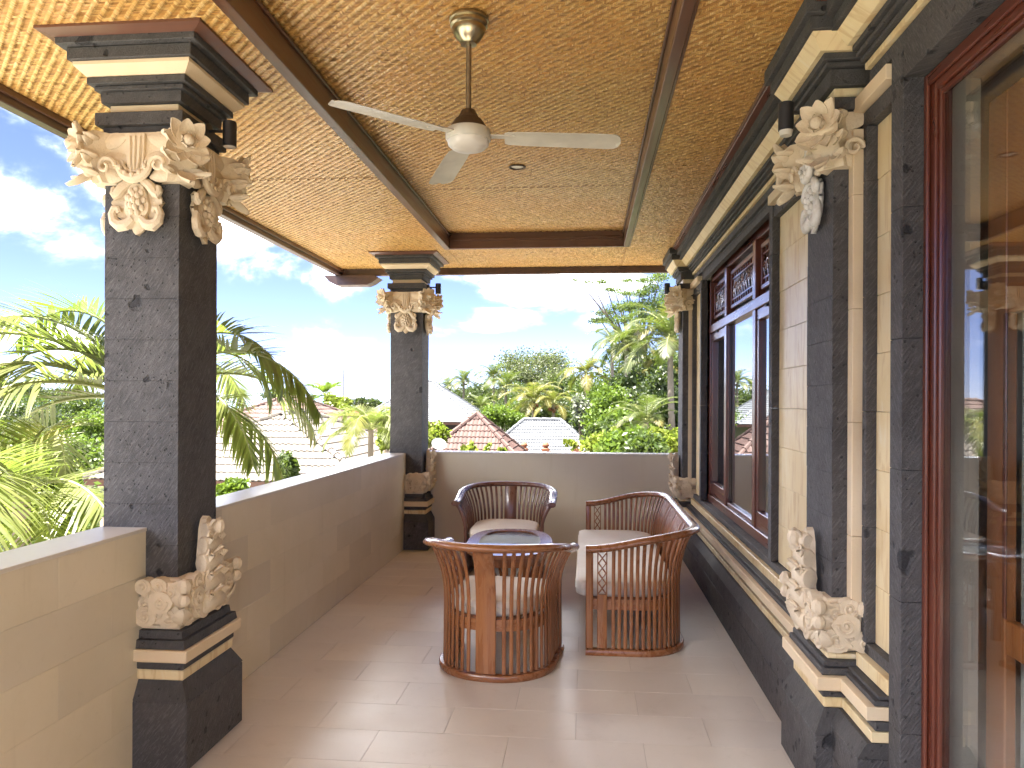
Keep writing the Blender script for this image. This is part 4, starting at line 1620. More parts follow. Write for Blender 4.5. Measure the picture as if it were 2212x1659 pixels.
b.prism(oval(.165, .31), (0, 0, 0), (1, 0, 0), (0, 1, 0), (0, 0, 1), .140, .165)
b.build('low_shelf', M['teak'], tb, world=False)

# ------------------------------------------------------------------ ceiling fan
fx, fy = -.505, 3.205
fan = thing('ceiling_fan', (fx, fy, KZ), 0, 'three bladed ceiling fan with aged brass canopy hanging from the coffered ceiling', 'ceiling fan')
FZ = KZ


def lz(pr):
    return [(r, z) for r, z in pr]


MB().lathe([(.078, .0), (.084, -.006), (.084, -.016), (.076, -.020), (.080, -.026), (.080, -.038), (.070, -.044), (.073, -.050), (.066, -.070), (.050, -.094), (.036, -.108), (.034, -.116), (.014, -.118)], n=32).build('canopy', M['brass'], fan, 50, world=False)
MB().tube([(0, 0, -.112), (0, 0, -.41)], .0118, 14).build('down_rod', M['rod'], fan, True, world=False)
MB().lathe([(.016, -.395), (.030, -.398), (.036, -.412), (.046, -.430), (.058, -.438), (.060, -.446), (.066, -.450), (.068, -.458), (.074, -.462), (.078, -.474), (.082, -.480)], n=32).build('motor_hood', M['oldmetal'], fan, 50, world=False)
mot = MB().lathe([(.080, -.479), (.094, -.482), (.097, -.490), (.097, -.520), (.092, -.528)], n=36).build('motor_housing', M['fanwhite'], fan, 50, world=False)
MB().lathe([(.090, -.527), (.086, -.545), (.070, -.560), (.040, -.569), (.012, -.572)], n=36).build('bottom_cap', M['fancap'], fan, 50, world=False)
for ang in (R(228), R(4), R(112)):
    c_, s_ = math.cos(ang), math.sin(ang)
    bl = MB()
    tilt = R(-9)
    xs_ = [.155, .17, .25, .35, .45, .55, .60, .625, .640, .648]
    ws_ = [.044, .052, .058, .060, .061, .062, .062, .058, .044, .015]
    V, F = [], []
    for x, w in zip(xs_, ws_):
        for k in range(7):
            v = -1 + 2 * k / 6
            yy = v * w
            zc = .006 * (1 - v * v)
            V.append((x, yy * math.cos(tilt) - zc * math.sin(tilt), yy * math.sin(tilt) + zc * math.cos(tilt) + .002))
    n1 = len(V)
    V += [(x, y_, z - .0022) for x, y_, z in V]
    for i in range(len(xs_) - 1):
        for k in range(6):
            a = i * 7 + k
            F.append((a, a + 7, a + 8, a + 1))
            F.append((n1 + a, n1 + a + 1, n1 + a + 8, n1 + a + 7))
    for i in range(len(xs_) - 1):
        F.append((i * 7, n1 + i * 7, n1 + i * 7 + 7, i * 7 + 7))
        F.append((i * 7 + 6, i * 7 + 13, n1 + i * 7 + 13, n1 + i * 7 + 6))
    F.append(tuple(range(7)) + tuple(n1 + k for k in range(6, -1, -1)))
    e = (len(xs_) - 1) * 7
    F.append(tuple(e + k for k in range(6, -1, -1)) + tuple(n1 + e + k for k in range(7)))
    bl.add(V, F)
    Mx = Matrix.Translation((0, 0, -.513)) @ Matrix.Rotation(ang, 4, 'Z') @ Matrix.Rotation(R(2.0), 4, 'Y')
    bo = bl.xf(Mx).build('blade', M['fanwhite'], fan, 40, world=False)
    br = MB().box(.085, .20, -.022, .022, .0065, .0105, .001)
    for sx in (.168, .19):
        for sy in (-.014, .014):
            br.lathe([(.006, .0105), (.006, .0135), (.003, .0150)], (sx, sy, 0), 8)
    br.xf(Mx).build('blade_iron', M['fanwhite'], bo, world=False)

# ------------------------------------------------------------------ recessed downlight
dl = thing('downlight', (-.486, 5.27, KZ), 0, 'small round recessed downlight set in the woven ceiling beyond the fan', 'downlight')
MB().lathe([(.052, -.002), (.060, -.004), (.060, -.009), (.050, -.012), (.044, -.008), (.043, -.001)], n=28).build('ring', M['oldmetal'], dl, 50, world=False)
MB().lathe([(.042, -.003), (.034, -.0055), (.012, -.007)], n=24).build('lens', M['lens'], dl, 50, world=False)


# ------------------------------------------------------------------ black spotlights
def spot(base, axis, label, hd=.085, lensout=False, s=1.0):
    """base on a stone face; axis = horizontal direction the arm points"""
    root = thing('spotlight', base, 0, label, 'spotlight', 'black cylinder spotlights on the columns')
    a = Vector(axis).normalized()
    b = MB()
    b.tube([(0, 0, 0), a * .022 * s], .034 * s, 18)
    b.build('mounting_plate', M['black'], root, 40, world=False)
    MB().tube([a * .02 * s, a * hd * s, a * (hd * s + .012) + Vector((0, 0, -.002))], .0075 * s, 10).build('arm', M['black'], root, True, world=False)
    c = a * (hd + .028) * s
    hb = MB().tube([c + Vector((0, 0, .040 * s)), c + Vector((0, 0, .0375 * s)), c + Vector((0, 0, -.068 * s)), c + Vector((0, 0, -.070 * s))], [.026 * s, .0295 * s, .0295 * s, .027 * s], 22).build('head', M['black'], root, 40, world=False)
    MB().tube([c + Vector((0, 0, -.0695 * s)), c + Vector((0, 0, -.072 * s - (.018 if lensout else .001)))], [.0265 * s, .022 * s], 20).build('lens', M['lens'], hb, 50, world=False)
    return root


spot((C1[0] + .195, C1[1] - .01, 2.695), (1, 0, 0), 'black cylinder spotlight fixed to the capital of the large near column')
spot((C2[0] + .195, C2[1] - .05, 2.695), (1, 0, 0), 'small black spotlight on the capital of the far corner column')
spot((.914, PYC - .13, 2.662), (-1, 0, 0), 'black spotlight with pale lens on the wall pilaster beside the window', .105, True)
spot((.914, P2C - .12, 2.662), (-1, 0, 0), 'small black spotlight on the far end pilaster of the house wall')


# ================================================================== the surroundings
GZ = -3.4
gr = MB().box(-1500, 1500, -300, 440, GZ - .5, GZ).build('ground', m_ground())
tag(gr, kind='structure')
M['bounce_stone'] = m_tile('pale_bounce_stone', (.35, .33, .295), (.40, .38, .345), .7, .3, .6)
pv = MB().box(-15, 14, -12, 15.6, GZ, GZ + .06).build('added_bounce_slab', M['bounce_stone'])  # unseen pale slab, added to bounce sunlight up onto the ceiling
tag(pv, kind='structure')
sea = MB().box(-14000, 14000, 441, 26000, GZ - 1.2, GZ - .9).build('sea', m_sea())
tag(sea, kind='structure')

M['tile_cream'] = m_roof('pale_concrete_tile', (.125, .108, .090), (.155, .135, .115), (.085, .068, .056))
M['tile_pink'] = m_roof('pink_brown_tile', (.100, .058, .049), (.125, .075, .064), (.07, .04, .036))
M['tile_brown'] = m_roof('brown_tile', (.066, .034, .028), (.092, .050, .041), (.04, .023, .02))
M['tile_grey'] = m_roof('grey_shingle', (.105, .113, .128), (.14, .148, .162), (.08, .085, .098))
M['tile_red'] = m_roof('red_tile', (.20, .05, .028), (.25, .075, .04), (.12, .04, .03))
M['tile_blue'] = m_roof('blue_sheet', (.12, .26, .38), (.16, .30, .42))
M['teal'] = m_plain('pale_teal_wall', (.16, .21, .195), .8)
M['ochre'] = m_plain('cream_yellow_wall', (.24, .215, .13), .8)
M['terracotta'] = m_plain('terracotta', (.22, .085, .042), .8, 0, .3, 9)
M['white'] = m_plain('white_paint', (.35, .35, .35), .6)
M['darkwin'] = m_plain('dark_window', (.03, .035, .04), .15)


def tile_mesh(mat, tw, th):
    """one roof tile: double wave, x across 0..tw, y up the slope 0..th, z out"""
    b = MB()
    nx = 6
    V = []
    for j, (yy, zz) in enumerate(((-.012, .034), (th * 1.02, .006))):
        for i in range(nx + 1):
            t = i / nx
            V.append((t * tw, yy, zz + .014 * math.sin(2 * math.pi * (2 * t + .1))))
    for i in range(nx + 1):
        t = i / nx
        V.append((t * tw, -.012, .012 + .014 * math.sin(2 * math.pi * (2 * t + .1))))
    F = [(i, i + 1, nx + 2 + i, nx + 1 + i) for i in range(nx)] + [(2 * (nx + 1) + i, 2 * (nx + 1) + i + 1, i + 1, i) for i in range(nx)]
    b.add(V, F)
    return b


def hip_house(name, label, x0, x1, y0, y1, ze, zr, along, mat, tw, th, nobj, wallm, wz0, over=.5, wins=(), extra=None):
    """hip-roofed building: eave rectangle, ridge height, roof tiles as pieces (nobj of the faces seen largest as objects, the rest one part)"""
    cx, cy_ = (x0 + x1) / 2, (y0 + y1) / 2
    root = thing(name, (cx, cy_, wz0), 0, label, 'house', 'hip roofed houses around the veranda')
    w, d = x1 - x0, y1 - y0
    if along == 'x':
        r0, r1 = (x0 + d / 2, cy_), (x1 - d / 2, cy_)
        if r0[0] > r1[0]:
            r0 = r1 = (cx, cy_)
    else:
        r0, r1 = (cx, y0 + w / 2), (cx, y1 - w / 2)
        if r0[1] > r1[1]:
            r0 = r1 = (cx, cy_)
    A = [Vector((x0, y0, ze)), Vector((x1, y0, ze)), Vector((x1, y1, ze)), Vector((x0, y1, ze))]
    P0, P1 = Vector((*r0, zr)), Vector((*r1, zr))
    if along == 'x':
        faces = [(A[0], A[1], P1, P0), (A[1], A[2], P1, P1), (A[2], A[3], P0, P1), (A[3], A[0], P0, P0)]
    else:
        faces = [(A[0], A[1], P0, P0), (A[1], A[2], P1, P0), (A[2], A[3], P1, P1), (A[3], A[0], P0, P1)]
    und = MB()
    und.add(A + [P0, P1], [(0, 3, 2, 1), (0, 1, 5, 4) if along == 'x' else (0, 1, 4), (1, 2, 5) if along == 'x' else (1, 2, 5, 4), (2, 3, 4, 5) if along == 'x' else (2, 3, 5), (3, 0, 4) if along == 'x' else (3, 0, 4, 5)])
    roof = und.build('roof', M[mat], root)
    tm = tile_mesh(None, tw, th)
    tme = tm.mesh('roof_tile', M[mat], 50)
    rest = MB()
    count = 0
    ro = wloc(roof)
    for fi in (0, 1, 3, 2):
        a, b, c, d_ = faces[fi]
        U = (b - a).normalized()
        mid = (c + d_) / 2 - a
        Vv = mid - U * mid.dot(U)
        sl = Vv.length
        Vv.normalize()
        Nn = U.cross(Vv)
        if Nn.z < 0:
            Nn = -Nn
        uL1, uR1 = (d_ - a).dot(U), (c - a).dot(U)
        uR0 = (b - a).length
        nr = max(1, round(sl / th))
        rh = sl / nr
        for i in range(nr):
            f = (i + .5) / nr
            uL, uR = uL1 * f, uR0 + (uR1 - uR0) * f
            k = math.floor(uL / tw)
            while k * tw < uR:
                ta, tb_ = max(k * tw, uL), min((k + 1) * tw, uR)
                k += 1
                if tb_ - ta < .03:
                    continue
                org = a + U * ta + Vv * (i * rh) + Nn * (.012 + random.uniform(0, .004))
                Mx = Matrix(((U.x * (tb_ - ta) / tw, Vv.x * rh / th, Nn.x, org.x), (U.y * (tb_ - ta) / tw, Vv.y * rh / th, Nn.y, org.y), (U.z * (tb_ - ta) / tw, Vv.z * rh / th, Nn.z, org.z), (0, 0, 0, 1)))
                if count < nobj and fi in (0, 1):
                    o = bpy.data.objects.new('roof_tile', tme)
                    col.objects.link(o)
                    o.parent = roof
                    o.matrix_local = Matrix.Translation(-ro) @ Mx
                    count += 1
                else:
                    rest.merge(tm, Mx)
    if rest.v:
        o = rest.build('far_tiles', M[mat], roof, 50)
        tag(o, kind='stuff')
    hips = [(A[0], P0), (A[1], P1 if along == 'x' else P0), (A[2], P1), (A[3], P0 if along == 'x' else P1)]
    if (P1 - P0).length > .05:
        hips.append((P0, P1))
    for a, b in hips:
        n = max(3, int((b - a).length / .33))
        bb = MB()
        for i in range(n):
            p, q = a + (b - a) * (i / n), a + (b - a) * ((i + 1.06) / n)
            up = Vector((0, 0, .03))
            bb.tube([p + up + Vector((0, 0, .012)), q + up], [.085, .07], 8)
        bb.build('ridge_cap', M[mat], roof)
    MB().box(x0 + over, x1 - over, y0 + over, y1 - over, wz0, ze + .05).build('wall', M[wallm], root)
    MB().box(x0 + .02, x1 - .02, y0 + .02, y0 + .05, ze - .16, ze + .005).build('fascia', M['beam'], root)
    MB().box(x1 - .05, x1 - .02, y0 + .05, y1 - .02, ze - .16, ze + .005).build('fascia', M['beam'], root)
    for (u0, u1, za, zb) in wins:
        wd_ = MB().box(u0, u1, y0 + over - .05, y0 + over + .02, za, zb).build('window_frame', M['white'], root)
        MB().box(u0 + .06, u1 - .06, y0 + over - .056, y0 + over - .051, za + .06, zb - .06).build('pane', M['darkwin'], wd_)
    return root


hip_house('tiled_house', 'house with pale cream tiled hip roof just beyond the left parapet', -11.5, -4.75, 16.4, 25.0, -.32, 1.13, 'y', 'tile_cream', .30, .36, 300, 'teal', GZ,
          .45, [(-10.6, -9.6, -1.7, -.7), (-8.8, -7.6, -1.7, -.7), (-6.8, -5.8, -1.7, -.7)])
hip_house('tiled_house', 'house with pinkish brown tiled hip roof behind the cream one', -16.8, -7.3, 25.8, 34.6, -.45, 1.60, 'x', 'tile_pink', .30, .36, 300, 'plaster', GZ)
hip_house('tiled_house', 'small pavilion with steep dark brown tiled pyramid roof beyond the far parapet', -5.03, -1.90, 22.5, 25.6, -.33, 1.10, 'y', 'tile_brown', .26, .27, 200, 'plaster', GZ, .3)
hip_house('tiled_house', 'pavilion with pale grey shingled roof right of the brown pyramid roof', -4.15, .42, 31.0, 34.0, -.62, .70, 'x', 'tile_grey', .22, .2, 0, 'plaster', GZ, .3)
h = hip_house('tiled_house', 'two storey house with large grey shingled roof half hidden by the far corner column', -14.0, -6.4, 45.0, 52.0, .22, 2.75, 'x', 'tile_grey', .25, .22, 0, 'ochre', GZ, .8,
              [(-8.6, -7.7, -.8, .1), (-10.4, -9.6, -.8, .1)])
MB().box(-9.9, -6.9, 44.6, 45.79, -.95, -.80).build('red_canopy', M['tile_red'], h)
MB().box(-9.7, -7.1, 44.8, 45.7, -1.9, -.96).build('porch', M['ochre'], h)
for px_, zz in ((-7.35, 0), (-8.9, 0)):
    MB().box(px_ - .06, px_ + .06, 45.2, 45.32, -.79, .2).build('porch_post', M['white'], h)
hip_house('tiled_house', 'distant house with bright red roof left of the far corner column', -26.5, -21.0, 70, 76, -.4, .9, 'x', 'tile_red', .3, .35, 0, 'white', GZ, .4)
hip_house('tiled_house', 'distant small house with blue sheet roof between the young palms', -25.6, -22.6, 66, 69, 1.0, 1.9, 'x', 'tile_blue', .3, .35, 0, 'white', GZ, .3)

# brick wall with terracotta finials
bw = thing('garden_wall', (-1.2, 28.0, GZ), 0, 'low red brick garden wall topped by orange finials before the grey roof', 'garden wall')
MB().box(-3.2, 1.2, 28.0, 28.25, GZ, -.42).build('wall_body', M['terracotta'], bw)
MB().box(-3.25, 1.25, 27.96, 28.29, -.42, -.34).build('coping', M['terracotta'], bw)
for xx in (-2.28, -1.48, -.37, .45):
    MB().box(xx - .13, xx + .13, 27.95, 28.30, GZ, -.28).build('pier', M['terracotta'], bw)
    MB().lathe([(.14, 0), (.16, .03), (.10, .06), (.08, .09), (.12, .13), (.13, .18), (.09, .23), (.035, .27), (.01, .30)], (xx, 28.12, -.28), 12).build('finial', M['terracotta'], bw, 50)

# satellite dish
sd = thing('satellite_dish', (-3.6, 19.0, GZ), 0, 'white satellite dish between the corner column and the brown pyramid roof', 'satellite dish')
b = MB()
V, F = [], []
for r_ in range(6):
    for k in range(20):
        a = 2 * math.pi * k / 20
        q = r_ / 5
        V.append((.19 * q * math.cos(a), -.05 * q * q, .17 * q * math.sin(a)))
for r_ in range(5):
    for k in range(20):
        k2 = (k + 1) % 20
        F.append((r_ * 20 + k, r_ * 20 + k2, (r_ + 1) * 20 + k2, (r_ + 1) * 20 + k))
b.add(V, F)
b.xf(Matrix.Translation((-3.72, 19, .40)) @ Matrix.Rotation(R(-35), 4, 'X') @ Matrix.Rotation(R(20), 4, 'Z'))
b.build('reflector', M['white'], sd, True)
MB().tube([(-3.72, 19.03, GZ), (-3.72, 19.03, .38)], .03, 8).build('mast', M['rod'], sd)
MB().tube([(-3.72, 18.98, .36), (-3.73, 18.78, .46)], .012, 6).build('feed_arm', M['rod'], sd)

mast = thing('radio_mast', (-42.5, 130, GZ), 0, 'thin grey radio mast standing against the sky above the sea', 'mast')
MB().tube([(-42.5, 130, GZ), (-42.5, 130, 10.2)], [.16, .07], 6).build('pole', M['rod'], mast)
MB().box(-42.75, -42.25, 129.95, 130.05, 7.6, 7.75).build('crossarm', M['rod'], mast)


# ------------------------------------------------------------------ foliage
L_PALM = m_leaf('palm_leaflet', (0.082, 0.100, 0.026), (0.175, 0.190, 0.060), .45, .42, (0.26, 0.20, 0.05))
L_PALMB = m_leaf('fresh_palm_leaflet', (0.0600, 0.1080, 0.0120), (0.1200, 0.1740, 0.0240), .45, .45)
L_COCO = m_leaf('coconut_leaflet', (0.0360, 0.0510, 0.0168), (0.0810, 0.0930, 0.0330), .3, .45, (0.1920, 0.1500, 0.0420))
L_COCOY = m_leaf('yellowing_coconut_leaflet', (0.1020, 0.0960, 0.0210), (0.1800, 0.1560, 0.0420), .35, .45, (0.2520, 0.1920, 0.0600))
L_DARK = m_leaf('dark_tree_leaf', (0.0180, 0.0330, 0.0108), (0.0510, 0.0690, 0.0228), .25)
L_MID = m_leaf('mid_green_leaf', (0.0300, 0.0540, 0.0120), (0.0720, 0.1020, 0.0240), .3)
L_BRIGHT = m_leaf('bright_green_leaf', (0.0540, 0.0990, 0.0108), (0.1140, 0.1680, 0.0210), .4)
L_LIME = m_leaf('lime_leaf', (0.1140, 0.1500, 0.0120), (0.1920, 0.2220, 0.0300), .4)
L_GREY = m_leaf('grey_green_leaf', (0.0600, 0.0750, 0.0330), (0.1200, 0.1290, 0.0660), .3)
L_FEATHER = m_leaf('feathery_leaf', (.060, .090, .026), (.115, .150, .048), .5)
L_PALE = m_leaf('variegated_leaf', (0.1200, 0.1380, 0.0960), (0.2520, 0.2640, 0.2160), .3)
M['bark'] = m_plain('palm_bark', (.22, .18, .14), .9, 0, .5, 3, .5)
M['bark2'] = m_plain('tree_bark', (.13, .10, .075), .9, 0, .5, 3, .5)
M['stalk'] = m_plain('green_stalk', (.22, .24, .08), .55, 0, .4, 6)


def tone_mesh(name, V, F, tone, mats, midx=None, smooth=False):
    me = bpy.data.meshes.new(name)
    me.from_pydata([tuple(v) for v in V], [], F)
    for m_ in mats:
        me.materials.append(m_)
    at = me.attributes.new('tone', 'FLOAT', 'FACE')
    at.data.foreach_set('value', np.asarray(tone, dtype=np.float32))
    if midx is not None:
        me.polygons.foreach_set('material_index', midx)
    me.update()
    return me


def frond(name, L, el, bend, nl, ll, lw, mat, seed, droop=.5, vee=.35, rach=.016, t0=.14, seg=4, twist=0.0):
    rg = random.Random(seed)
    n = 26
    P, T = [Vector((0, 0, 0))], []
    for i in range(n):
        t = i / n
        a = el - bend * t ** 1.25
        T.append(Vector((math.cos(a), twist * t, math.sin(a))).normalized())
        P.append(P[-1] + T[-1] * (L / n))
    T.append(T[-1])
    V, F, tone, mi = [], [], [], []
    # rachis
    rb = MB().tube(P, [rach * (1 - .85 * i / n) for i in range(n + 1)], 6)
    V += [Vector(v) for v in rb.v]
    F += list(rb.f)
    tone += [.5] * len(rb.f)
    mi += [1] * len(rb.f)
    for k in range(nl):
        t = t0 + (1 - t0) * (k + rg.random() * .4) / nl
        i = min(n - 1, int(t * n))
        f = t * n - i
        p = P[i].lerp(P[i + 1], f)
        tg = T[i]
        sd = Vector((0, 1, 0))
        nm = tg.cross(sd) * -1
        if nm.z < 0 and tg.z > -.2:
            nm = -nm
        q = (t - t0) / (1 - t0)
        ln = ll * (max(.05, math.sin(math.pi * (.18 + .78 * q))) ** .7) * rg.uniform(.88, 1.1)
        for sg in (-1, 1):
            d = (sd * sg * (1 - .45 * q) + tg * (.36 + .62 * q) + nm * (vee * (1 - .5 * q)) + Vector((rg.gauss(0, .06), rg.gauss(0, .06), rg.gauss(0, .06)))).normalized()
            g = droop * rg.uniform(.7, 1.3)
            pts = []
            pos = p.copy()
            dd = d.copy()
            for s_ in range(seg + 1):
                pts.append(pos.copy())
                pos = pos + dd * (ln / seg)
                dd = (dd + Vector((0, 0, -g / seg * (.5 + s_ / seg)))).normalized()
            o = len(V)
            wv = tg - d * tg.dot(d)
            wv = wv.normalized() if wv.length > .01 else Vector((0, 0, 1))
            for s_, pt in enumerate(pts):
                w = lw * .5 * (1 - (s_ / seg) ** 2.2) * (1.0 if s_ else .6)
                V.append(pt + wv * w)
                V.append(pt - wv * w)
            tn = min(1, max(0, rg.gauss(.5, .22)))
            for s_ in range(seg):
                a = o + 2 * s_
                F.append((a, a + 1, a + 3, a + 2))
                tone.append(tn)
                mi.append(0)
    return tone_mesh(name, V, F, tone, [mat, M['stalk']], mi)


def palm(label, base, crown, trunk_r, fronds, group, cat='palm tree', bend=(0, 0), name='palm_tree', nuts=0, nutm=None):
    """fronds: list of (mesh, azimuth, pitch, scale)"""
    root = thing(name, base, 0, label, cat, group)
    b0, c0 = Vector(base), Vector(crown)
    pts = []
    for i in range(9):
        t = i / 8
        p = b0.lerp(c0, t) + Vector((bend[0] * math.sin(math.pi * t), bend[1] * math.sin(math.pi * t), 0))
        pts.append(p)
    MB().tube(pts, [trunk_r * (1.35 - .55 * i / 8) for i in range(9)], 10).build('trunk', M['bark'], root, True)
    for me, az, pitch, sc in fronds:
        o = bpy.data.objects.new('frond', me)
        col.objects.link(o)
        o.parent = root
        o.matrix_local = Matrix.Translation(c0 - b0) @ Matrix.Rotation(az, 4, 'Z') @ Matrix.Rotation(-pitch, 4, 'Y') @ Matrix.Scale(sc, 4)
    if nuts:
        for k in range(nuts):
            a = k * 2.4
            MB().ball((c0.x + .22 * math.cos(a), c0.y + .22 * math.sin(a), c0.z - .25 - .1 * (k % 3)), .12, 10).build('coconut', nutm or M['stalk'], root, True)
    return root


# --- the leafy palms beside the veranda
A_up = frond('arching_frond', 1.55, R(72), R(165), 54, .46, .024, L_PALM, 1, .50, .35, .018)
A_up2 = frond('fresh_frond', 1.55, R(78), R(150), 54, .44, .025, L_PALMB, 2, .42, .5, .016)
A_mid = frond('spreading_frond', 1.75, R(48), R(118), 60, .50, .025, L_PALM, 3, .55, .35, .020)
A_low = frond('hanging_frond', 1.7, R(20), R(105), 56, .48, .025, L_PALM, 4, .6, .3, .022)
ca = Vector((-3.22, 5.25, 1.50))
palm('leafy areca palm whose arching fronds spread out behind the large near column', (-3.35, 5.5, GZ), ca, .07,
     [(A_up, R(2), 0, 1.0), (A_up, R(25), R(-6), .85), (A_mid, R(-8), R(-2), .98), (A_mid, R(35), R(-12), .9), (A_low, R(-2), R(-8), .88), (A_low, R(-25), R(5), .85),
      (A_up2, R(176), R(6), 1.0), (A_mid, R(186), R(14), 1.05), (A_mid, R(205), R(4), 1.05), (A_low, R(222), R(16), 1.0), (A_low, R(238), R(4), 1.05), (A_up, R(150), 0, .95),
      (A_mid, R(120), 0, .9), (A_mid, R(80), 0, .85), (A_low, R(190), R(-8), .95), (A_up, R(215), R(-10), .9)], 'areca palms beside the left parapet')
cb = Vector((-3.45, 4.35, .92))
palm('low yellowing areca palm drooping over the left parapet at the picture edge', (-3.5, 4.5, GZ), cb, .06,
     [(A_low, R(335), R(6), .80), (A_low, R(300), R(14), .85), (A_mid, R(225), R(-6), 1.05), (A_low, R(200), 0, 1.05), (A_low, R(250), R(8), 1.05), (A_mid, R(290), R(-4), .8), (A_low, R(320), R(-10), .75), (A_mid, R(170), 0, .95), (A_low, R(20), R(-14), .75), (A_up, R(110), 0, .8)],
     'areca palms beside the left parapet')
cc = Vector((-3.75, 13.0, 1.0))
palm('small areca palm rising behind the left parapet next to the far corner column', (-3.8, 13.1, GZ), cc, .06,
     [(A_up, R(k * 37 + 10), R(-k % 3 * 5), .62) for k in range(6)] + [(A_mid, R(k * 45), 0, .66) for k in range(8)] + [(A_low, R(k * 60 + 20), 0, .62) for k in range(6)], 'areca palms beside the left parapet')

# --- young palms with stiff upright fronds
Y_f = frond('stiff_frond', 1.15, R(52), R(48), 20, .38, .07, L_PALMB, 6, .15, .5, .02)
palm('taller of two young palms with stiff fresh fronds behind the pink roof', (-14.1, 40, GZ), (-14.1, 40, 1.85), .06, [(Y_f, R(k * 51), R(-8 * (k % 3)), 1.0) for k in range(7)], 'young stiff palms')
palm('shorter of two young palms with stiff fresh fronds behind the pink roof', (-15.1, 40, GZ), (-15.1, 40, 1.2), .06, [(Y_f, R(k * 51 + 20), R(-8 * (k % 3)), .95) for k in range(7)], 'young stiff palms')

# --- coconut palms
K = [frond('coconut_frond', 3.0, R(e), R(bd), 52, .78, .050, L_COCO, 20 + i, .8, .1, .035, .14, 3) for i, (e, bd) in enumerate(((70, 95), (40, 95), (8, 78)))]
KY = [frond('yellow_coconut_frond', 3.0, R(e), R(bd), 52, .78, .052, L_COCOY, 30 + i, .8, .1, .035, .14, 3) for i, (e, bd) in enumerate(((68, 95), (38, 95), (5, 80)))]


LEFT_TREES = []


def coco(label, px, py, Y, sc=1.0, yellow=False, lean=(0, 0), seed=0, n=18):
    rg = random.Random(seed)
    a = math.atan((px - 1106) / 1640) - R(5.57)
    X = Y * math.tan(a)
    z = 1.52 + (867 - py) / 1640 * (Y * .9953 - X * .097)
    S = KY if yellow else K
    fr = []
    for k in range(n):
        kind = 0 if k < n * .3 else (1 if k < n * .68 else 2)
        fr.append((S[kind], R(k * 137.5 + rg.uniform(-12, 12)), R(rg.uniform(-10, 8)), sc * rg.uniform(.85, 1.08)))
    palm(label, (X + lean[0], Y + lean[1], GZ), (X, Y, z), .13 * sc ** .5, fr, 'coconut palms beyond the gardens', 'palm tree', (lean[0] * -.25, 0), 'coconut_palm', 5, M['terracotta'] if yellow else M['stalk'])


coco('far coconut palm just right of the big grey roof', 968, 838, 78, .70, False, (.5, 0), 1)
coco('tall far coconut palm second from the big grey roof', 1002, 826, 74, .78, False, (-.5, 0), 2)
coco('far coconut palm with spiky upright crown before the round tree', 1066, 815, 70, .75, False, (.4, 0), 3)
coco('green coconut palm left of the yellow one above the brown pyramid roof', 1092, 842, 60, .82, False, (.6, 0), 4)
coco('short coconut palm directly above the brown pyramid roof ridge', 1040, 884, 56, .62, False, (0, 0), 5)
coco('large yellowing coconut palm in the middle above the grey roof', 1152, 868, 46, .80, True, (0, 0), 6)
coco('smaller yellowing coconut palm right of the large yellow one', 1196, 872, 45, .62, True, (0, 0), 7, 14)
coco('coconut palm with golden fronds left of the tall leaning trunk', 1266, 806, 48, .72, True, (.3, 0), 8)
coco('tall coconut palm with long pale leaning trunk before the flat topped tree', 1352, 742, 34, .66, False, (.75, 0), 9, 20)
coco('slender tall coconut palm left of the leaning one', 1322, 745, 44, .60, False, (.2, 0), 10, 14)
coco('big coconut palm with drooping yellowish fronds beside the far pilaster', 1447, 735, 27, .80, False, (.4, 0), 11, 22)
coco('low coconut palm with splayed fronds below the leaning trunk', 1396, 912, 24, .52, False, (0, 0), 12, 18)
coco('yellow tinged coconut palm behind the drooping one beside the far pilaster', 1420, 800, 36, .70, True, (.4, 0), 13, 16)
for i, (px, py, Y, rx, rz, mt, lab) in enumerate([
        (20, 905, 46, 3.2, 1.5, L_MID, 'broad green tree behind the palm fronds at the left edge'),
        (85, 915, 40, 2.6, 1.3, L_DARK, 'dark green tree between the left palm fronds'),
        (150, 900, 52, 3.0, 1.4, L_MID, 'green tree just left of the near column behind the fronds'),
        (205, 925, 38, 2.0, 1.2, L_BRIGHT, 'fresh green tree touching the near column on its left'),
        (0, 985, 24, 2.0, 1.2, L_LIME, 'lime green tree low at the left edge behind the fronds'),
        (110, 1005, 22, 1.8, 1.0, L_BRIGHT, 'sunlit green tree behind the low areca palm')]):
    LEFT_TREES.append((lab, px, py, Y, rx, rz, mt, i))
coco('tiny far coconut palm on the horizon at the left edge', 66, 838, 95, .9, False, (0, 0), 14, 14)


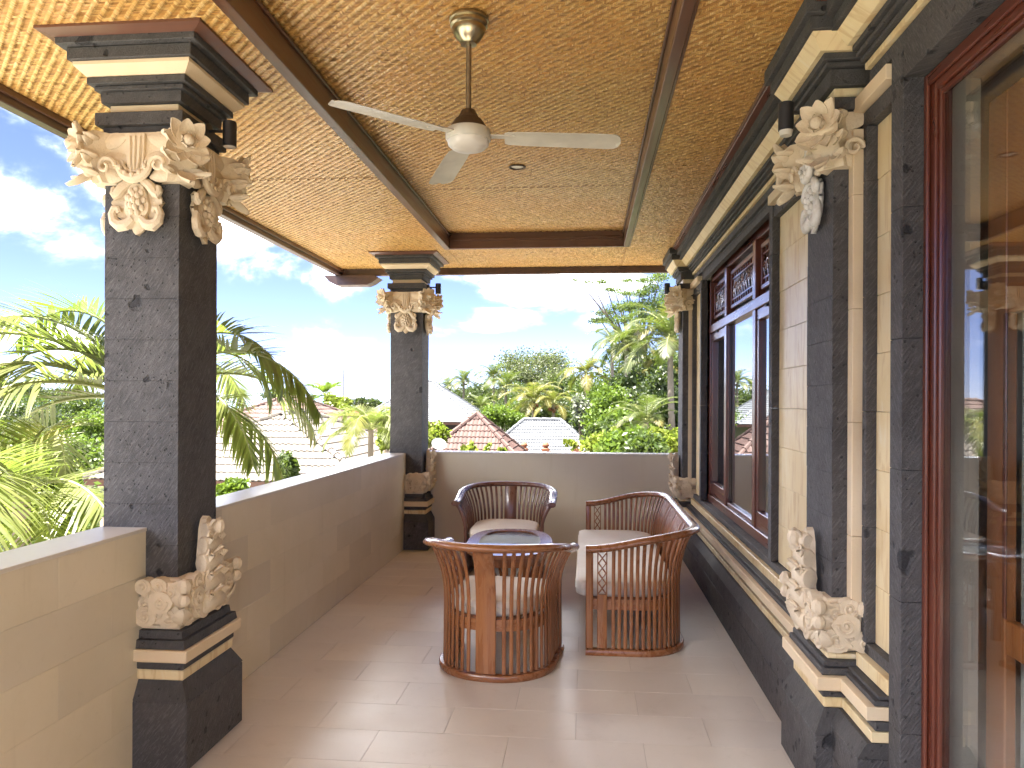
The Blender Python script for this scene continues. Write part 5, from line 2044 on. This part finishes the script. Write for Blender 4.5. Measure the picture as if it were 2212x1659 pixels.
# --- broadleaf trees and shrubs
def crown_mesh(name, blobs, n, size, mat, seed, aspect=.55, clump=9, cs=.22):
    rg = np.random.default_rng(seed)
    V, F, T = [], [], []
    tot = sum((rx * rx * rz) ** .667 for *_, rx, rz in blobs)
    vs_, ts = [], []
    for (bx_, by, bz, rx, rz) in blobs:
        m_ = max(8, int(n * (rx * rx * rz) ** .667 / tot))
        nc = max(4, m_ // clump)
        d = rg.normal(size=(nc, 3))
        d /= np.linalg.norm(d, axis=1)[:, None]
        r = rg.random(nc) ** .33 * (.55 + .45 * rg.random(nc))
        c = d * r[:, None] * (1 + .22 * np.sin(3.1 * d[:, 0:1] * 2 + seed) * np.cos(4.3 * d[:, 1:2] * 2))
        c = c * np.array([rx, rx, rz]) + np.array([bx_, by, bz])
        ct = np.clip(.5 + .22 * rg.normal(size=nc), 0, 1)
        idx = rg.integers(0, nc, m_)
        pos = c[idx] + rg.normal(size=(m_, 3)) * (cs * np.array([rx, rx, max(rz, rx * .25)]))
        vs_.append(pos)
        ts.append(np.clip(ct[idx] + .15 * rg.normal(size=m_), 0, 1))
    pos = np.concatenate(vs_)
    tone = np.concatenate(ts)
    m_ = len(pos)
    a = rg.normal(size=(m_, 3)) + np.array([0, 0, .0])
    a /= np.linalg.norm(a, axis=1)[:, None]
    b = rg.normal(size=(m_, 3))
    b -= a * (a * b).sum(1)[:, None]
    b /= np.linalg.norm(b, axis=1)[:, None]
    s = size * (.65 + .7 * rg.random(m_))[:, None]
    Vv = np.stack([pos - a * s * .5, pos + b * s * aspect * .5, pos + a * s * .5, pos - b * s * aspect * .5], 1).reshape(-1, 3)
    Ff = np.arange(4 * m_, dtype=np.int32)
    me = bpy.data.meshes.new(name)
    me.vertices.add(4 * m_)
    me.vertices.foreach_set('co', Vv.astype(np.float32).ravel())
    me.loops.add(4 * m_)
    me.loops.foreach_set('vertex_index', Ff)
    me.polygons.add(m_)
    me.polygons.foreach_set('loop_start', np.arange(0, 4 * m_, 4, dtype=np.int32))
    me.polygons.foreach_set('loop_total', np.full(m_, 4, dtype=np.int32))
    at = me.attributes.new('tone', 'FLOAT', 'FACE')
    at.data.foreach_set('value', tone.astype(np.float32))
    me.materials.append(mat)
    me.update(calc_edges=True)
    return me


def tree(name, label, px, py, Y, blobs, n, size, mat, seed, group, cat='tree', trunk=.15, tilt=(0, 0), limbs=9):
    """blobs relative to the crown centre seen at pixel-direction (px, py) at distance Y, in metres"""
    a = math.atan((px - 1106) / 1640) - R(5.57)
    X = Y * math.tan(a)
    z = 1.52 + (867 - py) / 1640 * (Y * .9953 - X * .097)
    root = thing(name, (X, Y, GZ), 0, label, cat, group)
    h = z - GZ
    me = crown_mesh('crown', [(bx_, by, bz + h, rx, rz) for bx_, by, bz, rx, rz in blobs], n, size, mat, seed)
    inst('crown', me, root)
    b = MB()
    b.tube([(tilt[0], tilt[1], 0), (tilt[0] * .6, tilt[1] * .6, h * .45), (0, 0, h * .92)], [trunk * 1.3, trunk, trunk * .5], 8)
    rg = random.Random(seed)
    for (bx_, by, bz, rx, rz) in blobs[:limbs]:
        s0 = Vector((tilt[0] * .4, tilt[1] * .4, h * rg.uniform(.45, .65)))
        e0 = Vector((bx_ * .9, by * .9, h + bz * .9))
        b.tube([s0, s0.lerp(e0, .5) + Vector((0, 0, .04 * h)), e0], [trunk * .45, trunk * .28, trunk * .1], 6)
    b.build('trunk', M['bark2'], root, True, world=False)
    return root


def lobes(rx, rz, n, seed, spread=.62, r0=.5):
    rg = random.Random(seed)
    out = [(0, 0, 0, rx * .72, rz * .72)]
    for k in range(n):
        a = k * 2.4 + rg.random()
        q = rg.uniform(.5, 1)
        out.append((rx * spread * q * math.cos(a), rx * spread * q * math.sin(a), rz * rg.uniform(-.45, .62), rx * r0 * rg.uniform(.7, 1.1), rz * r0 * rg.uniform(.7, 1.1)))
    return out


G1 = 'broadleaf trees beyond the houses'
tree('rain_tree', 'broad pale green rain tree forming a rounded dome behind the palms', 1155, 812, 95, lobes(5.6, 3.6, 12, 1), 16000, .26, L_GREY, 1, G1, trunk=.3)
tree('rain_tree', 'pale green tree filling the gap between dome tree and golden palm', 1215, 838, 80, lobes(3.4, 2.6, 8, 2), 8000, .24, L_GREY, 2, G1, trunk=.25)
tree('broadleaf_tree', 'dark tree at the foot of the far palms right of the big grey roof', 990, 872, 85, lobes(3.4, 2.0, 7, 3), 6000, .26, L_DARK, 3, G1, trunk=.2)
tree('broadleaf_tree', 'dark green tree behind the brown pyramid roof', 1060, 872, 80, lobes(3.2, 2.2, 7, 4), 6000, .26, L_DARK, 4, G1, trunk=.2)
tree('broadleaf_tree', 'dark green tree behind the grey pavilion roof', 1225, 880, 62, lobes(3.2, 2.6, 8, 5), 8000, .24, L_DARK, 5, G1, trunk=.2)
tree('broadleaf_tree', 'fresh green bush between the brown and grey roofs', 1085, 908, 42, lobes(1.5, .9, 7, 6), 5000, .16, L_BRIGHT, 6, G1, trunk=.1)
tree('broadleaf_tree', 'mid green bush behind the left hip of the grey pavilion', 1110, 900, 50, lobes(1.8, 1.0, 7, 7), 5000, .18, L_MID, 7, G1, trunk=.1)
tree('broadleaf_tree', 'bright green mango tree right of the grey pavilion roof', 1316, 898, 29, lobes(1.0, 1.35, 10, 8), 9000, .15, L_BRIGHT, 8, G1, trunk=.14)
tree('broadleaf_tree', 'deep green rounded tree above the mango tree', 1345, 848, 34, lobes(1.25, 1.0, 9, 9), 9000, .16, L_MID, 9, G1, trunk=.16)
tree('broadleaf_tree', 'dense dark tree behind the low splayed palm', 1408, 880, 32, lobes(1.6, 1.7, 10, 10), 10000, .18, L_DARK, 10, G1, trunk=.2)
tree('broadleaf_tree', 'shaded green tree beside the far pilaster below the drooping palm', 1450, 850, 36, lobes(1.8, 2.2, 10, 11), 9000, .2, L_MID, 11, G1, trunk=.2)
tree('broadleaf_tree', 'slim pale variegated tree left of the mango tree', 1256, 890, 30, lobes(.42, .75, 6, 12), 1600, .16, L_PALE, 12, G1, trunk=.06)
tree('broadleaf_tree', 'dark conical bush behind the variegated tree', 1275, 905, 36, lobes(1.2, 1.1, 7, 13), 4000, .18, L_DARK, 13, G1, trunk=.1)
for i, (px, py, Y, rx, rz, mt, lab) in enumerate([
        (955, 880, 95, 3.6, 1.6, L_DARK, 'low dark tree beside the right slope of the big grey roof'),
        (1020, 868, 92, 3.4, 2.0, L_MID, 'mid green tree among the far coconut palms'),
        (1105, 868, 78, 3.2, 2.2, L_MID, 'leafy tree between the green and the large yellow palm'),
        (1180, 895, 58, 2.6, 1.6, L_DARK, 'dark undergrowth tree at the foot of the large yellow palm'),
        (1285, 868, 52, 2.4, 2.4, L_MID, 'leafy tree below the golden palm'),
        (1390, 820, 48, 2.6, 2.6, L_DARK, 'dark tree behind the leaning trunk'),
        (1440, 905, 28, 1.3, 1.2, L_MID, 'green tree beside the far pilaster above the hedge'),
        (1365, 925, 26, 1.0, .8, L_BRIGHT, 'fresh green tree at the foot of the leaning trunk'),
        (1300, 938, 24, .7, .5, L_MID, 'low green tree behind the right end of the grey pavilion')]):
    tree('broadleaf_tree', lab, px, py, Y, lobes(rx, rz, 9, 140 + i), 7000, .10 + .0016 * Y, mt, 150 + i, G1, trunk=.12)
# flat topped tree reaching up to the eave
s_ = 58 / 1640.0
fl = []
for (px, py, r_, hz) in ((1340, 664, 34, 10), (1310, 668, 30, 9), (1370, 662, 34, 12), (1400, 662, 34, 14), (1430, 668, 34, 18), (1288, 690, 22, 7), (1312, 693, 28, 8), (1345, 690, 30, 10), (1385, 690, 30, 14), (1430, 700, 30, 24),
                         (1325, 622, 26, 5), (1350, 630, 24, 6), (1300, 613, 24, 4), (1270, 606, 22, 4), (1240, 603, 18, 3), (1378, 640, 26, 9), (1405, 630, 28, 12), (1435, 640, 26, 18), (1390, 608, 28, 8), (1425, 605, 30, 10), (1355, 603, 22, 5)):
    fl.append(((px - 1375) * s_, random.Random(px).uniform(-1.2, 1.2), (662 - py + random.Random(px + 1).uniform(-5, 5)) * s_, r_ * s_ * .95, hz * s_ * 1.15))
tree('flat_topped_tree', 'tall flat topped feathery tree reaching up to the eave beside the far pilaster', 1375, 662, 58, fl, 15000, .135, L_FEATHER, 14, G1, trunk=.28, limbs=30)
# hedge shrubs over the far parapet
for lab, px, py, Y, rx, rz, mt, i in LEFT_TREES:
    tree('broadleaf_tree', lab, px, py, Y, lobes(rx, rz, 9, 240 + i), 7000, .10 + .0018 * Y, mt, 250 + i, G1, trunk=.12)
G2 = 'garden shrubs seen over the parapet'
for i, (px, py, Y, rx, rz, mt, lab) in enumerate([
        (1305, 958, 16, .55, .32, L_LIME, 'lime green shrub at the right end of the brick garden wall'),
        (1350, 955, 15, .55, .36, L_BRIGHT, 'bright green shrub below the mango tree over the far parapet'),
        (1395, 962, 14, .5, .3, L_MID, 'green shrub below the splayed palm over the far parapet'),
        (1437, 958, 15, .55, .38, L_LIME, 'yellow green shrub touching the far pilaster over the parapet'),
        (726, 884, 36, 1.0, .7, L_LIME, 'lime yellow bush behind the right hip of the pink roof'),
        (705, 905, 33, .7, .5, L_LIME, 'smaller lime bush just above the pink roof hip'),
        (836, 955, 15, .25, .5, L_LIME, 'slim lime bush squeezed against the far corner column'),
        (622, 1012, 11.5, .17, .28, L_MID, 'small leafy climber standing before the cream tiled roof'),
        (938, 938, 20, .42, .38, L_LIME, 'small lime tree right of the far corner column'),
        (608, 858, 100, 3.2, 1.2, L_DARK, 'distant dome shaped tree on the horizon above the pink roof'),
        (30, 850, 90, 4.5, 1.6, L_DARK, 'distant dark trees mass at the left edge horizon'),
        (95, 858, 100, 5.0, 1.2, L_DARK, 'distant low tree left of the near column on the horizon'),
        (790, 878, 75, 1.6, .8, L_DARK, 'distant small tree beside the red roof'),
        (815, 880, 95, 1.5, .7, L_DARK, 'distant tiny tree before the sea'),
        (30, 1060, 9.0, .9, .8, L_LIME, 'sunlit lime shrub behind the drooping palm at the left edge'),
        (110, 1130, 9.5, .9, .7, L_BRIGHT, 'bright green shrub low behind the left parapet'),
        (190, 1150, 11.0, .7, .5, L_MID, 'green shrub at the foot of the teal house wall'),
        (500, 1075, 8.0, .22, .2, L_BRIGHT, 'spiky bright green plant just over the left parapet')]):
    tree('garden_shrub', lab, px, py, Y, lobes(rx, rz, 6, 40 + i), 2600 if Y < 60 else 3500, .075 + .0028 * Y, mt, 60 + i, G2, 'shrub', .03 + .001 * Y)
# leafy sprigs peeping over the far parapet
for i, (px, py, s_, lab) in enumerate([(1000, 967, .8, 'small leafy sprig peeping over the far parapet near the corner column'), (1022, 962, 1.0, 'leafy sprig over the parapet before the brown pyramid roof'),
                                       (1058, 965, .9, 'leafy sprig over the parapet below the right hip of the brown roof'), (1233, 956, 1.3, 'tall leafy sprig over the parapet before the grey pavilion roof'),
                                       (1085, 968, .7, 'smallest leafy sprig over the parapet between the two roofs')]):
    tree('leafy_sprig', lab, px, py, 9.6, [(0, 0, -.03, .085 * s_, .06 * s_)], int(46 * s_), .085, L_LIME, 90 + i, 'leafy sprigs over the far parapet', 'plant', .008)
